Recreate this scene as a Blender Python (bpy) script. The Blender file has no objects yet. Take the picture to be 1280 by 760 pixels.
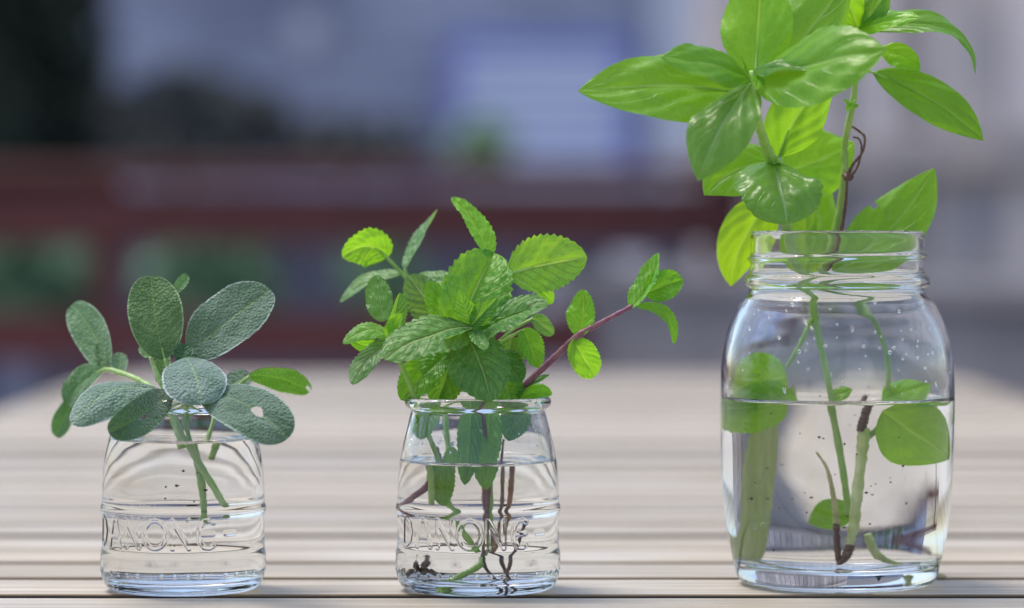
import bpy, math, random
import numpy as np
from mathutils import Vector, Matrix, Euler

# ------------------------------------------------------------------ camera, sky, sun, exposure
SC = bpy.context.scene
COL = SC.collection
F = 4000.0                    # focal length in photo pixels (photo 1280 wide)
TOP = 0.74                    # height of the table top above the deck
CH = 0.127                    # camera height above the table top
CAMZ = TOP + CH
PITCH = math.atan(85.0 / F)
cam = bpy.data.cameras.new('camera'); camo = bpy.data.objects.new('camera', cam); COL.objects.link(camo)
camo.location = (0, 0, CAMZ)
camo.rotation_euler = (math.pi / 2 - PITCH, 0, 0)
cam.sensor_width = 36; cam.lens = F / 1280 * 36
cam.clip_start = 0.02; cam.clip_end = 400
cam.dof.use_dof = True; cam.dof.focus_distance = 1.13; cam.dof.aperture_fstop = 5.4
SC.camera = camo

SUN_EL, SUN_AZ = math.radians(70), math.radians(-62)     # azimuth measured from +Y towards +X
w = bpy.data.worlds.new('World'); SC.world = w; w.use_nodes = True
nt = w.node_tree; bg = nt.nodes['Background']
sky = nt.nodes.new('ShaderNodeTexSky'); sky.sky_type = 'NISHITA'; sky.sun_disc = False
sky.sun_elevation = SUN_EL; sky.sun_rotation = SUN_AZ
sky.air_density = 1.0; sky.dust_density = 2.5; sky.ozone_density = 1.0
nt.links.new(sky.outputs[0], bg.inputs[0]); bg.inputs[1].default_value = 0.13
sun = bpy.data.lights.new('sun', 'SUN'); suno = bpy.data.objects.new('sun', sun); COL.objects.link(suno)
sun.energy = 1.5; sun.angle = math.radians(20); sun.color = (1.0, 0.93, 0.81)
sd = Vector((math.sin(SUN_AZ) * math.cos(SUN_EL), math.cos(SUN_AZ) * math.cos(SUN_EL), math.sin(SUN_EL)))
suno.rotation_euler = sd.to_track_quat('Z', 'Y').to_euler()
suno.location = (0, 0, 6)
SC.view_settings.view_transform = 'Standard'; SC.view_settings.look = 'None'
SC.view_settings.exposure = 0.8; SC.view_settings.gamma = 1.0
SC.render.engine = 'CYCLES'
SC.cycles.use_denoising = True
SC.cycles.max_bounces = 24; SC.cycles.transmission_bounces = 24; SC.cycles.glossy_bounces = 8
SC.cycles.diffuse_bounces = 4; SC.cycles.transparent_max_bounces = 12
SC.cycles.sample_clamp_indirect = 6.0

rng = random.Random(7); nrng = np.random.default_rng(7)
RC = camo.rotation_euler.to_matrix()
def P(px, py, Y):
    """point seen at photo pixel (px, py) at distance Y in front of the camera"""
    d = RC @ Vector(((px - 640) / F, -(py - 380) / F, -1.0))
    s = Y / d.y
    return Vector((d.x * s, Y, CAMZ + d.z * s))

# ------------------------------------------------------------------ object helpers
def tag(o, label=None, cat=None, group=None, kind=None):
    if label: o['label'] = label
    if cat: o['category'] = cat
    if group: o['group'] = group
    if kind: o['kind'] = kind
    return o
def thing(name, loc, label, cat, group=None):
    o = bpy.data.objects.new(name, None); COL.objects.link(o); o.location = loc
    o.empty_display_size = 0.02
    return tag(o, label, cat, group)
def world_origin(o):
    v = Vector((0, 0, 0))
    while o is not None:
        v = v + o.location; o = o.parent
    return v
def mesh_obj(name, V, Fc, mats, parent=None, origin=None, smooth=True, uv=None, midx=None, color=None):
    """V in world coordinates; origin only for top-level objects"""
    V = np.asarray(V, dtype=float)
    og = np.array(world_origin(parent)) if parent else np.array(origin if origin is not None else (0, 0, 0))
    me = bpy.data.meshes.new(name)
    me.from_pydata((V - og).tolist(), [], [tuple(int(i) for i in f) for f in Fc])
    if not isinstance(mats, (list, tuple)): mats = [mats]
    for m in mats: me.materials.append(m)
    if smooth: me.polygons.foreach_set('use_smooth', [True] * len(me.polygons))
    if midx is not None: me.polygons.foreach_set('material_index', [int(i) for i in midx])
    if uv is not None:
        l = me.uv_layers.new(name='UVMap')
        vi = np.empty(len(me.loops), dtype=np.int64); me.loops.foreach_get('vertex_index', vi)
        l.data.foreach_set('uv', np.asarray(uv)[vi].ravel())
    me.update()
    o = bpy.data.objects.new(name, me); COL.objects.link(o)
    if parent: o.parent = parent
    else: o.location = og
    if color: o.color = color
    return o
def grid_faces(nr, nc, closed=False, flip=False, base=0):
    fs = []
    for r in range(nr - 1):
        for c in range(nc if closed else nc - 1):
            a = base + r * nc + c; b = base + r * nc + (c + 1) % nc
            d = base + (r + 1) * nc + c; e = base + (r + 1) * nc + (c + 1) % nc
            fs.append((a, d, e, b) if flip else (a, b, e, d))
    return fs
class MB:
    """collects boxes and tubes of ONE part"""
    def __init__(s): s.V = []; s.F = []
    def box(s, x0, x1, y0, y1, z0, z1, bev=0.0, M=None):
        b = len(s.V)
        if bev <= 0:
            pts = [(x, y, z) for z in (z0, z1) for y in (y0, y1) for x in (x0, x1)]
            fs = [(0, 2, 3, 1), (4, 5, 7, 6), (0, 1, 5, 4), (2, 6, 7, 3), (0, 4, 6, 2), (1, 3, 7, 5)]
        else:   # chamfered edges along the longest axis profile (two smallest axes)
            dims = [x1 - x0, y1 - y0, z1 - z0]; ax = dims.index(max(dims))
            lo = [x0, y0, z0]; hi = [x1, y1, z1]
            u, v = [i for i in range(3) if i != ax]
            prof = [(lo[u] + bev, lo[v]), (hi[u] - bev, lo[v]), (hi[u], lo[v] + bev), (hi[u], hi[v] - bev),
                    (hi[u] - bev, hi[v]), (lo[u] + bev, hi[v]), (lo[u], hi[v] - bev), (lo[u], lo[v] + bev)]
            pts = []
            for e in (lo[ax], hi[ax]):
                for q in prof:
                    p = [0, 0, 0]; p[ax] = e; p[u] = q[0]; p[v] = q[1]; pts.append(tuple(p))
            fs = [(i, (i + 1) % 8, 8 + (i + 1) % 8, 8 + i) for i in range(8)] + [tuple(range(7, -1, -1)), tuple(range(8, 16))]
            if ax == 1: fs = [tuple(reversed(f)) for f in fs]
        for p in pts:
            v3 = Vector(p)
            s.V.append(tuple(M @ v3) if M is not None else p)
        s.F += [tuple(b + i for i in f) for f in fs]
        return s
    def tube(s, pts, rad, n=10, cap=True):
        V, Fc = tube_geo(pts, rad, n, cap); b = len(s.V)
        s.V += [tuple(v) for v in V]; s.F += [tuple(b + i for i in f) for f in Fc]
        return s
    def build(s, name, mat, parent=None, origin=None, smooth=False, color=None):
        return mesh_obj(name, s.V, s.F, mat, parent, origin, smooth, color=color)
def spline(pts, n):
    p = np.array([tuple(q) for q in pts], float)
    if len(p) == 2: p = np.array([p[0], (p[0] + p[1]) / 2, p[1]])
    q = np.vstack([2 * p[0] - p[1], p, 2 * p[-1] - p[-2]])
    out = []
    segs = len(p) - 1
    for t in np.linspace(0, segs, n):
        i = min(int(t), segs - 1); u = t - i
        a, b, c, d = q[i], q[i + 1], q[i + 2], q[i + 3]
        out.append(0.5 * ((2 * b) + (-a + c) * u + (2 * a - 5 * b + 4 * c - d) * u * u + (-a + 3 * b - 3 * c + d) * u ** 3))
    return np.array(out)
def tube_geo(pts, rad, n=10, cap=True):
    p = np.asarray(pts, float); m = len(p)
    r = np.interp(np.linspace(0, 1, m), np.linspace(0, 1, len(rad)), rad) if hasattr(rad, '__len__') else np.full(m, rad)
    T = np.gradient(p, axis=0); T /= np.linalg.norm(T, axis=1)[:, None] + 1e-12
    up = np.array([0.31, 0.9, 0.27]); V = []
    for i in range(m):
        s = np.cross(T[i], up); s /= np.linalg.norm(s) + 1e-12
        t = np.cross(s, T[i])
        for k in range(n):
            a = 2 * math.pi * k / n
            V.append(p[i] + r[i] * (math.cos(a) * s + math.sin(a) * t))
    Fc = grid_faces(m, n, True)
    if cap:
        V.append(p[0]); V.append(p[-1]); a, b = m * n, m * n + 1
        Fc += [(a, (k + 1) % n, k) for k in range(n)]
        Fc += [(b, (m - 1) * n + k, (m - 1) * n + (k + 1) % n) for k in range(n)]
    return np.array(V), Fc

# ------------------------------------------------------------------ material helpers
class NT:
    def __init__(s, name):
        s.m = bpy.data.materials.new(name); s.m.use_nodes = True
        s.t = s.m.node_tree; s.n = s.t.nodes; s.L = s.t.links
        s.out = s.n['Material Output']; s.b = s.n['Principled BSDF']
    def node(s, typ, **kw):
        nd = s.n.new(typ)
        for k, v in kw.items():
            if hasattr(nd, k): setattr(nd, k, v)
        return nd
    def link(s, a, b): s.L.new(a, b)
    def math(s, op, a, b=None, c=None, clamp=False):
        nd = s.n.new('ShaderNodeMath'); nd.operation = op; nd.use_clamp = clamp
        for i, v in enumerate((a, b, c)):
            if v is None: continue
            if isinstance(v, (int, float)): nd.inputs[i].default_value = v
            else: s.link(v, nd.inputs[i])
        return nd.outputs[0]
    def mix(s, f, a, b, mode='MIX'):
        nd = s.n.new('ShaderNodeMix'); nd.data_type = 'RGBA'; nd.blend_type = mode
        for i, v in ((0, f), (6, a), (7, b)):
            if isinstance(v, (int, float)): nd.inputs[i].default_value = v
            elif isinstance(v, tuple): nd.inputs[i].default_value = v if len(v) == 4 else (*v, 1)
            else: s.link(v, nd.inputs[i])
        return nd.outputs[2]
    def noise(s, vec, scale, detail=3, rough=0.55):
        nd = s.n.new('ShaderNodeTexNoise'); nd.inputs['Scale'].default_value = scale
        nd.inputs['Detail'].default_value = detail; nd.inputs['Roughness'].default_value = rough
        if vec is not None: s.link(vec, nd.inputs['Vector'])
        return nd.outputs[0]
    def ramp(s, f, a, b):
        nd = s.n.new('ShaderNodeMapRange'); nd.interpolation_type = 'SMOOTHSTEP'
        s.link(f, nd.inputs[0]); nd.inputs[1].default_value = a; nd.inputs[2].default_value = b
        return nd.outputs[0]
    def obco(s): return s.node('ShaderNodeTexCoord').outputs['Object']
    def mapping(s, vec, scale=(1, 1, 1), loc=None):
        nd = s.n.new('ShaderNodeMapping'); s.link(vec, nd.inputs[0]); nd.inputs['Scale'].default_value = scale
        if loc is not None: s.link(loc, nd.inputs['Location'])
        return nd.outputs[0]
    def bump(s, h, strength, dist):
        nd = s.n.new('ShaderNodeBump'); nd.inputs['Strength'].default_value = strength; nd.inputs['Distance'].default_value = dist
        s.link(h, nd.inputs['Height']); return nd.outputs[0]

def mat_plain(name, c1, c2, scale=6, rough=0.7, bump=0.2, bd=0.003, stretch=(1, 1, 1)):
    t = NT(name); v = t.mapping(t.obco(), stretch)
    n = t.noise(v, scale, 5)
    t.link(t.mix(t.ramp(n, 0.3, 0.7), c1, c2), t.b.inputs['Base Color'])
    t.b.inputs['Roughness'].default_value = rough
    t.link(t.bump(t.noise(v, scale * 5, 4), bump, bd), t.b.inputs['Normal'])
    return t.m
def mat_wood(name, light, dark, grey, rough=0.45, axis='X', var=0.2):
    t = NT(name); oi = t.node('ShaderNodeObjectInfo'); rnd = oi.outputs['Random']
    off = t.node('ShaderNodeCombineXYZ'); t.link(t.math('MULTIPLY', rnd, 37.0), off.inputs[0]); t.link(t.math('MULTIPLY', rnd, 91.0), off.inputs[1])
    co = t.obco()
    sc = {'X': (3, 60, 60), 'Z': (60, 60, 3), 'Y': (60, 3, 60)}[axis]
    sc2 = {'X': (8, 420, 420), 'Z': (420, 420, 8), 'Y': (420, 8, 420)}[axis]
    g1 = t.noise(t.mapping(co, sc, off.outputs[0]), 1.0, 6, 0.6)
    g2 = t.noise(t.mapping(co, sc2, off.outputs[0]), 1.0, 4, 0.6)
    blot = t.noise(t.mapping(co, (7, 7, 7), off.outputs[0]), 1.0, 3)
    c = t.mix(t.ramp(g1, 0.3, 0.72), dark, light)
    c = t.mix(t.ramp(blot, 0.35, 0.75), c, grey)
    c = t.mix(t.math('MULTIPLY', t.ramp(g2, 0.60, 0.36), 0.6), c, tuple(0.45 * x for x in dark))
    sc3 = {'X': (5, 150, 150), 'Z': (150, 150, 5), 'Y': (150, 5, 150)}[axis]
    g3 = t.noise(t.mapping(co, sc3, off.outputs[0]), 1.0, 5, 0.7)
    c = t.mix(t.math('MULTIPLY', t.ramp(g3, 0.50, 0.66), 0.70), c, tuple(0.55 * x for x in dark))
    g4 = t.noise(t.mapping(co, tuple(2.2 * q for q in sc3), off.outputs[0]), 1.0, 3, 0.6)
    c = t.mix(t.math('MULTIPLY', t.ramp(g4, 0.58, 0.75), 0.35), c, tuple(min(1, 1.25 * x) for x in light))
    hs = t.node('ShaderNodeHueSaturation'); t.link(c, hs.inputs['Color'])
    t.link(t.math('ADD', 1.0 - var / 2, t.math('MULTIPLY', rnd, var)), hs.inputs['Value'])
    t.link(hs.outputs[0], t.b.inputs['Base Color'])
    t.link(t.math('ADD', rough, t.math('MULTIPLY', g2, 0.2)), t.b.inputs['Roughness'])
    t.link(t.bump(t.math('ADD', g2, t.math('MULTIPLY', g1, 0.7)), 0.5, 0.0006), t.b.inputs['Normal'])
    return t.m
def mat_glass(name, ior, col=(1, 1, 1), rough=0.0, wob=0.0):
    t = NT(name); t.n.remove(t.b)
    g = t.node('ShaderNodeBsdfGlass'); g.inputs['IOR'].default_value = ior; g.inputs['Roughness'].default_value = rough
    g.inputs['Color'].default_value = (*col, 1)
    if wob > 0:
        t.link(t.bump(t.noise(t.mapping(t.obco(), (1, 1, 0.55)), 75, 2), wob, 0.004), g.inputs['Normal'])
    t.link(g.outputs[0], t.out.inputs['Surface'])
    return t.m
def mat_leaf(name, top, deep, vein, trans, rough=0.4, tw=0.4, nv=6.0, slant=2.2, kind='mint', sheen=0.0, spec=0.5):
    """UV.x runs along the blade, UV.y across it (0.5 = midrib); object colour tints the single leaf"""
    t = NT(name)
    uv = t.node('ShaderNodeUVMap'); sx = t.node('ShaderNodeSeparateXYZ'); t.link(uv.outputs[0], sx.inputs[0])
    u = sx.outputs[0]; s = t.math('MULTIPLY', t.math('ABSOLUTE', t.math('SUBTRACT', sx.outputs[1], 0.5)), 2.0)
    oi = t.node('ShaderNodeObjectInfo'); co = t.obco()
    jit = t.noise(co, 130, 2)
    ph = t.math('ADD', t.math('SUBTRACT', t.math('MULTIPLY', u, nv), t.math('MULTIPLY', s, slant)), t.math('MULTIPLY', jit, 0.5))
    tri = t.math('MULTIPLY', t.math('ABSOLUTE', t.math('SUBTRACT', t.math('FRACT', ph), 0.5)), 2.0)     # 1 at a vein
    sv = t.ramp(tri, 0.80 if kind == 'mint' else 0.90, 1.0)
    mr = t.ramp(s, 0.075 if kind != 'sage' else 0.06, 0.02)
    v = t.math('MAXIMUM', mr, t.math('MULTIPLY', sv, 0.7 if kind == 'mint' else (0.34 if kind == 'basil' else 0.2)))
    big = t.noise(co, 90, 4)
    c = t.mix(t.ramp(big, 0.3, 0.72), deep, top)
    if kind == 'sage':
        vo = t.node('ShaderNodeTexVoronoi', feature='F1'); vo.inputs['Scale'].default_value = 980; t.link(co, vo.inputs['Vector'])
        c = t.mix(t.math('MULTIPLY', t.ramp(vo.outputs['Distance'], 0.50, 0.10), 0.38), c, (0.34, 0.42, 0.40))
        c = t.mix(t.math('MULTIPLY', t.ramp(s, 0.92, 0.97), 0.8), c, (0.52, 0.60, 0.54))
    c = t.mix(t.math('MULTIPLY', v, 0.75 if kind != 'sage' else 0.38), c, vein)
    net = t.node('ShaderNodeTexVoronoi', feature='DISTANCE_TO_EDGE'); net.inputs['Scale'].default_value = 420; t.link(co, net.inputs['Vector'])
    nf = t.math('MULTIPLY', t.ramp(net.outputs['Distance'], 0.10, 0.02), 0.22 if kind != 'sage' else 0.0)
    c = t.mix(nf, c, vein)
    c = t.mix(1.0, c, oi.outputs['Color'], 'MULTIPLY')
    sp = t.node('ShaderNodeTexVoronoi', feature='F1'); sp.inputs['Scale'].default_value = 120; t.link(co, sp.inputs['Vector'])
    sel = t.node('ShaderNodeSeparateColor'); t.link(sp.outputs['Color'], sel.inputs[0])
    spot = t.math('MULTIPLY', t.math('GREATER_THAN', sel.outputs[0], 0.86), t.ramp(sp.outputs['Distance'], 0.13, 0.07))
    c = t.mix(t.math('MULTIPLY', spot, 0.55), c, (0.16, 0.11, 0.04))
    t.link(c, t.b.inputs['Base Color'])
    t.b.inputs['Roughness'].default_value = rough
    t.b.inputs['Specular IOR Level'].default_value = spec
    if sheen > 0:
        t.b.inputs['Sheen Weight'].default_value = sheen; t.b.inputs['Sheen Roughness'].default_value = 0.4
        t.b.inputs['Sheen Tint'].default_value = (0.85, 0.92, 0.95, 1)
    if kind == 'sage': h = t.math('SUBTRACT', 1.0, vo.outputs['Distance']); bs, bd = 1.0, 0.0009
    elif kind == 'mint':
        vo = t.node('ShaderNodeTexVoronoi', feature='SMOOTH_F1'); vo.inputs['Scale'].default_value = 420; t.link(co, vo.inputs['Vector'])
        h = t.math('SUBTRACT', t.math('SUBTRACT', 1.0, vo.outputs['Distance']), t.math('MULTIPLY', v, 1.2)); bs, bd = 0.9, 0.0013
    else: h = t.math('SUBTRACT', t.math('MULTIPLY', t.noise(co, 160, 3), 0.7), t.math('MULTIPLY', v, 0.9)); bs, bd = 0.5, 0.0009
    t.link(t.bump(h, bs, bd), t.b.inputs['Normal'])
    tr = t.node('ShaderNodeBsdfTranslucent')
    tc = t.mix(t.math('MULTIPLY', v, 0.8 if kind == 'mint' else 0.4), trans, (0.55, 0.80, 0.22))
    tc = t.mix(1.0, tc, oi.outputs['Color'], 'MULTIPLY'); t.link(tc, tr.inputs['Color'])
    ms = t.node('ShaderNodeMixShader'); ms.inputs[0].default_value = tw
    t.link(t.b.outputs[0], ms.inputs[1]); t.link(tr.outputs[0], ms.inputs[2]); t.link(ms.outputs[0], t.out.inputs['Surface'])
    return t.m
def mat_stem(name, c1, c2, rough=0.45):
    t = NT(name); co = t.obco(); n = t.noise(t.mapping(co, (1, 1, 0.35)), 260, 4)
    oi = t.node('ShaderNodeObjectInfo')
    t.link(t.mix(1.0, t.mix(t.ramp(n, 0.35, 0.68), c1, c2), oi.outputs['Color'], 'MULTIPLY'), t.b.inputs['Base Color'])
    t.b.inputs['Roughness'].default_value = rough
    t.b.inputs['Subsurface Weight'].default_value = 0.15; t.b.inputs['Subsurface Radius'].default_value = (0.002, 0.002, 0.001)
    t.link(t.bump(t.noise(co, 600, 3), 0.35, 0.0006), t.b.inputs['Normal'])
    return t.m

M = {}
M['slat'] = mat_wood('weathered_slat_wood', (0.58, 0.51, 0.405), (0.42, 0.355, 0.275), (0.56, 0.525, 0.475), 0.42)
M['slat_side'] = mat_wood('slat_side_gap_shade', (0.085, 0.052, 0.033), (0.055, 0.034, 0.024), (0.08, 0.056, 0.042), 0.7)  # side faces coloured very dark brown: the shade between slats is painted in
M['slat_edge'] = mat_wood('tan_slat_edge_wood', (0.34, 0.24, 0.13), (0.20, 0.13, 0.075), (0.30, 0.22, 0.14), 0.6)
M['frame_wood'] = mat_wood('table_frame_wood', (0.30, 0.23, 0.16), (0.19, 0.14, 0.10), (0.28, 0.24, 0.20), 0.5)
M['deck'] = mat_wood('deck_wood', (0.46, 0.41, 0.37), (0.34, 0.29, 0.26), (0.44, 0.41, 0.40), 0.55)
M['red'] = mat_wood('red_stained_wood', (0.165, 0.040, 0.038), (0.11, 0.028, 0.028), (0.16, 0.050, 0.050), 0.6)
M['fence'] = mat_wood('grey_fence_wood', (0.46, 0.45, 0.49), (0.25, 0.25, 0.30), (0.56, 0.48, 0.45), 0.7, 'Z', 0.75)
M['darkbase'] = mat_plain('dark_rendered_wall', (0.12, 0.12, 0.145), (0.16, 0.16, 0.19), 3)
M['siding'] = mat_plain('lavender_grey_siding', (0.15, 0.165, 0.26), (0.36, 0.39, 0.54), 0.7, 0.55)
M['white_trim'] = mat_plain('white_trim', (0.50, 0.54, 0.66), (0.56, 0.60, 0.72), 4, 0.5)
M['blue_paint'] = mat_plain('blue_frame_paint', (0.20, 0.22, 0.62), (0.25, 0.27, 0.68), 4, 0.5)
M['blind'] = mat_plain('pale_blind', (0.62, 0.70, 0.88), (0.70, 0.77, 0.92), 4, 0.6)
M['dark_glass'] = mat_plain('dark_window_pane', (0.10, 0.105, 0.15), (0.14, 0.145, 0.20), 2, 0.15)
M['roof'] = mat_plain('dark_roof_shingle', (0.08, 0.08, 0.10), (0.12, 0.12, 0.14), 3, 0.8)
M['ground'] = mat_plain('pale_gravel', (0.40, 0.37, 0.34), (0.48, 0.45, 0.42), 1.5, 0.9)
M['bark'] = mat_plain('bark', (0.06, 0.05, 0.045), (0.11, 0.09, 0.075), 12, 0.9)
M['leaf_dark'] = mat_plain('dark_conifer_leaf', (0.010, 0.020, 0.014), (0.022, 0.036, 0.022), 4, 0.6)
M['leaf_mid'] = mat_plain('shrub_leaf', (0.10, 0.20, 0.12), (0.15, 0.27, 0.16), 4, 0.5)
M['leaf_light'] = mat_plain('light_shrub_leaf', (0.20, 0.34, 0.20), (0.28, 0.42, 0.26), 4, 0.5)
M['leaf_dusk'] = mat_plain('dull_blue_grey_leaf', (0.045, 0.055, 0.065), (0.075, 0.09, 0.10), 4, 0.6)
M['navy'] = mat_plain('dark_blue_grey_block', (0.050, 0.052, 0.085), (0.075, 0.078, 0.115), 2.5, 0.7)
M['pale'] = mat_plain('pale_glazed_pot', (0.50, 0.50, 0.58), (0.62, 0.62, 0.68), 5, 0.35)
M['glass'] = mat_glass('clear_jar_glass', 1.5, (0.993, 1.0, 0.996), 0.02, wob=0.008)
M['mason_glass'] = mat_glass('clear_mason_glass', 1.5, (0.993, 1.0, 0.996), 0.02, wob=0.012)
M['water_wall'] = mat_glass('water_against_glass', 1.333 / 1.5)
M['water_top'] = mat_glass('water_surface', 1.333)
M['sage'] = mat_leaf('sage_leaf', (0.185, 0.260, 0.195), (0.088, 0.155, 0.100), (0.25, 0.36, 0.14), (0.17, 0.33, 0.06), 0.75, 0.20, 9, 2.2, 'sage', 0.5, 0.25)
M['mint'] = mat_leaf('mint_leaf', (0.115, 0.315, 0.062), (0.056, 0.20, 0.046), (0.32, 0.50, 0.16), (0.36, 0.66, 0.04), 0.46, 0.36, 7, 2.6, 'mint', 0.12)
M['basil'] = mat_leaf('basil_leaf', (0.155, 0.355, 0.036), (0.092, 0.265, 0.028), (0.30, 0.50, 0.14), (0.42, 0.74, 0.03), 0.30, 0.42, 4.5, 2.4, 'basil', 0.0, 0.42)
M['wilted'] = mat_leaf('wilted_basil_leaf', (0.42, 0.48, 0.25), (0.32, 0.38, 0.20), (0.5, 0.55, 0.3), (0.5, 0.6, 0.2), 0.5, 0.5, 4.5, 2.4, 'basil')
M['sage_stem'] = mat_stem('sage_stem', (0.30, 0.48, 0.14), (0.42, 0.58, 0.25))
M['green_stem'] = mat_stem('green_stem', (0.28, 0.50, 0.09), (0.40, 0.60, 0.17))
M['purple_stem'] = mat_stem('purple_mint_stem', (0.22, 0.075, 0.13), (0.33, 0.15, 0.17))
M['brown_stem'] = mat_stem('brown_stem', (0.10, 0.045, 0.035), (0.17, 0.09, 0.06))
M['pale_stem'] = mat_stem('pale_rooting_stem', (0.56, 0.66, 0.22), (0.78, 0.82, 0.44))
M['debris'] = mat_plain('dark_specks', (0.06, 0.04, 0.03), (0.14, 0.09, 0.06), 400, 0.8)

# ------------------------------------------------------------------ setting: ground and deck
def sheet(name, x0, x1, y0, y1, z, mat, kind='structure'):
    o = mesh_obj(name, [(x0, y0, z), (x1, y0, z), (x1, y1, z), (x0, y1, z)], [(0, 1, 2, 3)], mat, smooth=False)
    o['kind'] = kind; return o
sheet('ground', -150, 150, -150, 300, -0.60, M['ground'])
deck = bpy.data.objects.new('deck', None); COL.objects.link(deck); deck['kind'] = 'structure'
deck.location = (0, 0, -0.03)
bmd = MB().box(-3.0, 3.0, -0.068, 0.068, -0.03, -0.001, 0.004)
b0 = None
for i in range(52):
    y = -1.0 + i * 0.142
    if b0 is None: b0 = mesh_obj('deck_board', np.array(bmd.V) + np.array((0, 0, 0)), bmd.F, M['deck'], deck, smooth=False); o = b0
    else: o = b0.copy(); COL.objects.link(o); o.parent = deck
    o.location = (0, y, 0.03)
dj = MB()
for x in (-2.9, -1.5, 0.0, 1.5, 2.9): dj.box(x - 0.05, x + 0.05, -1.0, 6.2, -0.60, -0.031)
dj.build('joist', M['deck'], deck)

# ------------------------------------------------------------------ table
PITCH_S, GAP0 = 0.0572, 1.1275
TX0, TX1 = -0.375, 0.40
table = thing('slatted_table', (0.5 * (TX0 + TX1), 1.9, 0), 'long weathered wooden garden table of pale grey brown cross slats', 'table')
SW = PITCH_S - 0.0088
def slat_mesh(half, hw):
    prof = []
    r = 0.0008; th = 0.021
    for k in range(5):
        a = math.pi * k / 8; prof.append((hw - r + r * math.cos(a), -r + r * math.sin(a)))
    for k in range(5):
        a = math.pi / 2 + math.pi * k / 8; prof.append((-hw + r + r * math.cos(a), -r + r * math.sin(a)))
    prof += [(-hw, -th), (hw, -th)]
    n = len(prof); V = [(x, p[0], p[1]) for x in (-half, half) for p in prof]
    Fc = [(i, i + n, (i + 1) % n + n, (i + 1) % n) for i in range(n)] + [tuple(range(n)), tuple(range(2 * n - 1, n - 1, -1))]
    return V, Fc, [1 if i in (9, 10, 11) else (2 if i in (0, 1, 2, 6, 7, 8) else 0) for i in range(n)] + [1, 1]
V, Fc, slm = slat_mesh(0.5 * (TX1 - TX0), SW / 2)
slat0 = None; k = -6; last = 33
while True:
    yc = GAP0 + PITCH_S * (k + 0.5)
    if yc > 2.98: break
    if slat0 is None:
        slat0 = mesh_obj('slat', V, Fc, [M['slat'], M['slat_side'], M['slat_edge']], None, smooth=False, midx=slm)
        slat0.parent = table; o = slat0
    else:
        o = slat0.copy(); COL.objects.link(o); o.parent = table
    o.location = Vector((rng.uniform(-0.001, 0.001), yc - 1.9 + rng.uniform(-.0006, .0006) - (.0022 if k == -1 else 0), TOP + (0 if 0.95 < yc < 1.3 else rng.uniform(-.0012, .0006))))
    o.rotation_euler = (0 if 1.08 < yc < 1.25 else rng.uniform(-0.006, 0.006), 0, rng.uniform(-0.0012, 0.0012))
    if yc > 2.86: o.scale = ((1 - 0.035 if yc < 2.92 else 1 - 0.10), 1, 1)
    k += 1
YN, YF = 0.83, 2.93
for x in (TX0 + 0.07, TX1 - 0.07, 0.5 * (TX0 + TX1)):
    MB().box(x - 0.02, x + 0.02, YN, YF, TOP - 0.061, TOP - 0.0212, 0.003).build('rail', M['frame_wood'], table)
for y in (YN + 0.03, YF - 0.05):
    MB().box(TX0 + 0.0905, TX1 - 0.0905, y - 0.011, y + 0.011, TOP - 0.115, TOP - 0.0615, 0.002).build('apron', M['frame_wood'], table)
for x in (TX0 + 0.07, TX1 - 0.07):
    for y in (YN + 0.03, YF - 0.05):
        MB().box(x - 0.0205, x + 0.0205, y - 0.03, y + 0.03, 0, TOP - 0.0612, 0.004).build('leg', M['frame_wood'], table)

# ------------------------------------------------------------------ background: railing, fence, house, planting
def foliage(n, c, r, size, seed, shell=0.55):
    g = np.random.default_rng(seed)
    d = g.normal(size=(n, 3)); d /= np.linalg.norm(d, axis=1)[:, None]
    rad = (shell + (1 - shell) * g.random(n)) ** 0.6
    lump = 1 + 0.22 * np.sin(d[:, 0] * 5 + seed) * np.cos(d[:, 2] * 6 + seed) + 0.12 * np.sin(d[:, 1] * 9 + d[:, 2] * 7)
    p = np.array(c) + d * np.array(r) * (rad * lump)[:, None]
    a = g.normal(size=(n, 3)); a /= np.linalg.norm(a, axis=1)[:, None]
    b = np.cross(a, g.normal(size=(n, 3))); b /= np.linalg.norm(b, axis=1)[:, None]
    L = size * (0.7 + 0.6 * g.random(n))[:, None]
    V = np.stack([p - a * L, p + b * L * 0.45, p + a * L, p - b * L * 0.45], 1).reshape(-1, 3)
    Fc = np.arange(4 * n).reshape(-1, 4)
    return V, Fc
def shrub(name, label, cat, px, py, Y, rx, rz, mat, seed, n=1500, size=0.05, base=-0.60, ry=None, group=None):
    c = P(px, py, Y)
    t = thing(name, (c.x, Y, base), label, cat, group)
    V, Fc = foliage(n, c, (rx, ry or rx, rz), size, seed)
    mesh_obj('crown', V, Fc, mat, t, smooth=False)
    b = MB(); g = random.Random(seed)
    b.tube(spline([(c.x, Y, base), (c.x + .02, Y, (base + c.z) / 2), (c.x, Y, c.z + rz * .3)], 8), [rx * 0.09, rx * .04], 8)
    for k in range(6):
        a = 2 * math.pi * k / 6
        b.tube(spline([(c.x, Y, c.z - rz * .5), (c.x + math.cos(a) * rx * .35, Y + math.sin(a) * rx * .35, c.z), (c.x + math.cos(a) * rx * .6, Y + math.sin(a) * rx * .6, c.z + rz * .45)], 6), [rx * .04, rx * .012], 6)
    b.build('trunk', M['bark'], t, smooth=True)
    return t
YR = 6.0
def zr(py, Y=YR): return P(640, py, Y).z
def xr(px, Y=YR): return (px - 640) / F * Y
rail = thing('deck_railing', (-0.6, YR, 0), 'dark red stained railing of wide boards at the deck edge', 'railing')
RX0, RX1 = -2.9, 0.44
MB().box(RX0, RX1, YR - 0.035, YR + 0.075, zr(226), zr(205), 0.005).build('cap_board', M['red'], rail)
MB().box(RX0, RX1 - 0.002, YR - 0.012, YR + 0.012, zr(306), zr(238), 0.003).build('rail_board', M['red'], rail)
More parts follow.
